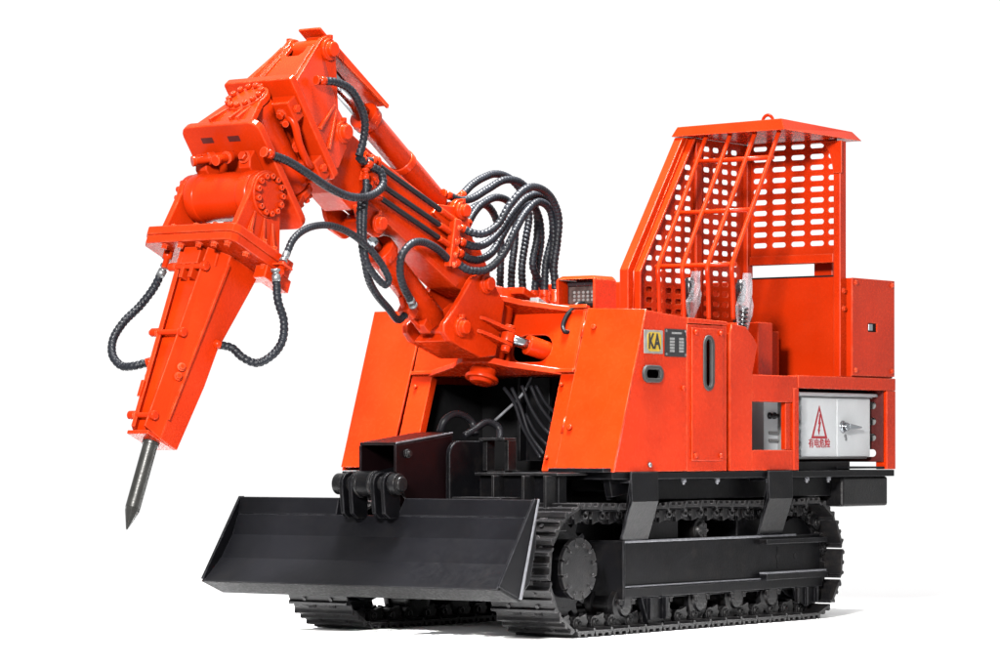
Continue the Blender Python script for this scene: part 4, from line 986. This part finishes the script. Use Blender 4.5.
hose([(0.110, -0.078, 1.628), (0.130, -0.190, 1.669), (0.140, -0.296, 1.689), (0.150, -0.393, 1.675), (0.140, -0.442, 1.626), (0.120, -0.430, 1.564), (0.100, -0.384, 1.503), (0.075, -0.302, 1.447)], .0160, ('orange', 'steel'))
hose([(0.268, -1.423, 1.470), (0.275, -1.423, 1.396), (0.280, -1.391, 1.310), (0.275, -1.398, 1.230), (0.260, -1.454, 1.169), (0.220, -1.492, 1.145), (0.180, -1.531, 1.169), (0.140, -1.545, 1.205), (0.110, -1.577, 1.216)], .0160, ('steel', 'orange'))
hose([(-0.200, -1.591, 1.499), (-0.230, -1.594, 1.452), (-0.260, -1.644, 1.378), (-0.280, -1.717, 1.312), (-0.280, -1.781, 1.238), (-0.250, -1.814, 1.173), (-0.200, -1.816, 1.133), (-0.140, -1.812, 1.132), (-0.100, -1.785, 1.144)], .0160, ('steel', 'orange'))
# bundle from the boom over to the hood
rows = [(.190, .62), (.130, .62), (.075, .62), (.010, .62), (.165, .69), (.080, .70), (-.057, .62), (-.119, .62)]
def base(i): return Vector((rows[i][0], rows[i][1], 1.425))
for i in range(8):
    b = MB(); p = base(i); b.lathe(p, (0, 0, 1), [(-.008, .026), (.012, .026), (.012, .016), (.03, .016), (.03, .024), (.045, .024), (.045, .0195), (.095, .0195)], 14); b.build('hose_fitting', 'orange', hood, 0)
def up(i, h): return base(i) + Vector((0, 0, h))
hose([(0.125, 0.025, 1.760), (0.148, 0.053, 1.746), (0.171, 0.095, 1.743), (0.194, 0.171, 1.785), (0.217, 0.229, 1.873), (0.240, 0.306, 1.945), (0.229, 0.428, 1.964), (0.218, 0.548, 1.926), (0.207, 0.620, 1.843), (0.196, 0.626, 1.736), (0.185, 0.615, 1.617), up(0, .09)], .0165)
hose([(0.125, 0.018, 1.701), (0.135, 0.071, 1.690), (0.145, 0.131, 1.697), (0.155, 0.225, 1.750), (0.165, 0.320, 1.848), (0.166, 0.425, 1.920), (0.157, 0.553, 1.938), (0.148, 0.636, 1.889), (0.139, 0.672, 1.784), (0.130, 0.630, 1.642), up(1, .09)], .0165)
hose([(0.125, 0.001, 1.652), (0.124, 0.063, 1.634), (0.123, 0.124, 1.632), (0.122, 0.229, 1.670), (0.121, 0.305, 1.747), (0.120, 0.382, 1.829), (0.110, 0.469, 1.885), (0.100, 0.564, 1.901), (0.090, 0.632, 1.849), (0.080, 0.662, 1.754), (0.070, 0.645, 1.622), up(2, .09)], .0165)
hose([(0.125, -0.018, 1.608), (0.140, 0.013, 1.587), (0.155, 0.058, 1.580), (0.170, 0.134, 1.592), (0.185, 0.217, 1.652), (0.200, 0.287, 1.756), (0.191, 0.390, 1.855), (0.182, 0.502, 1.907), (0.173, 0.601, 1.877), (0.164, 0.645, 1.768), (0.155, 0.642, 1.633), up(4, .09)], .0165)
hose([(0.000, 0.179, 1.930), (-0.010, 0.259, 1.976), (-0.020, 0.355, 2.014), (-0.030, 0.468, 2.040), (-0.040, 0.604, 2.022), (-0.030, 0.684, 1.954), (-0.020, 0.709, 1.869), (-0.010, 0.671, 1.758), (0.000, 0.626, 1.624), up(3, .09)], .0165)
hose([(0.040, 0.030, 1.910), (0.044, 0.098, 1.897), (0.049, 0.172, 1.906), (0.053, 0.293, 1.957), (0.058, 0.415, 2.005), (0.063, 0.531, 1.999), (0.070, 0.598, 1.944), (0.077, 0.635, 1.861), (0.083, 0.627, 1.752), (0.090, 0.586, 1.628), up(5, .09)], .0165)
hose([(-0.060, 0.304, 1.816), (-0.066, 0.350, 1.859), (-0.071, 0.410, 1.899), (-0.077, 0.540, 1.941), (-0.077, 0.636, 1.922), (-0.070, 0.669, 1.846), (-0.064, 0.661, 1.754), (-0.057, 0.628, 1.625), up(6, .09)], .0165)
hose([(-0.100, 0.358, 1.866), (-0.110, 0.432, 1.897), (-0.120, 0.514, 1.907), (-0.130, 0.589, 1.871), (-0.126, 0.623, 1.800), (-0.123, 0.634, 1.733), (-0.119, 0.625, 1.636), up(7, .09)], .0165)
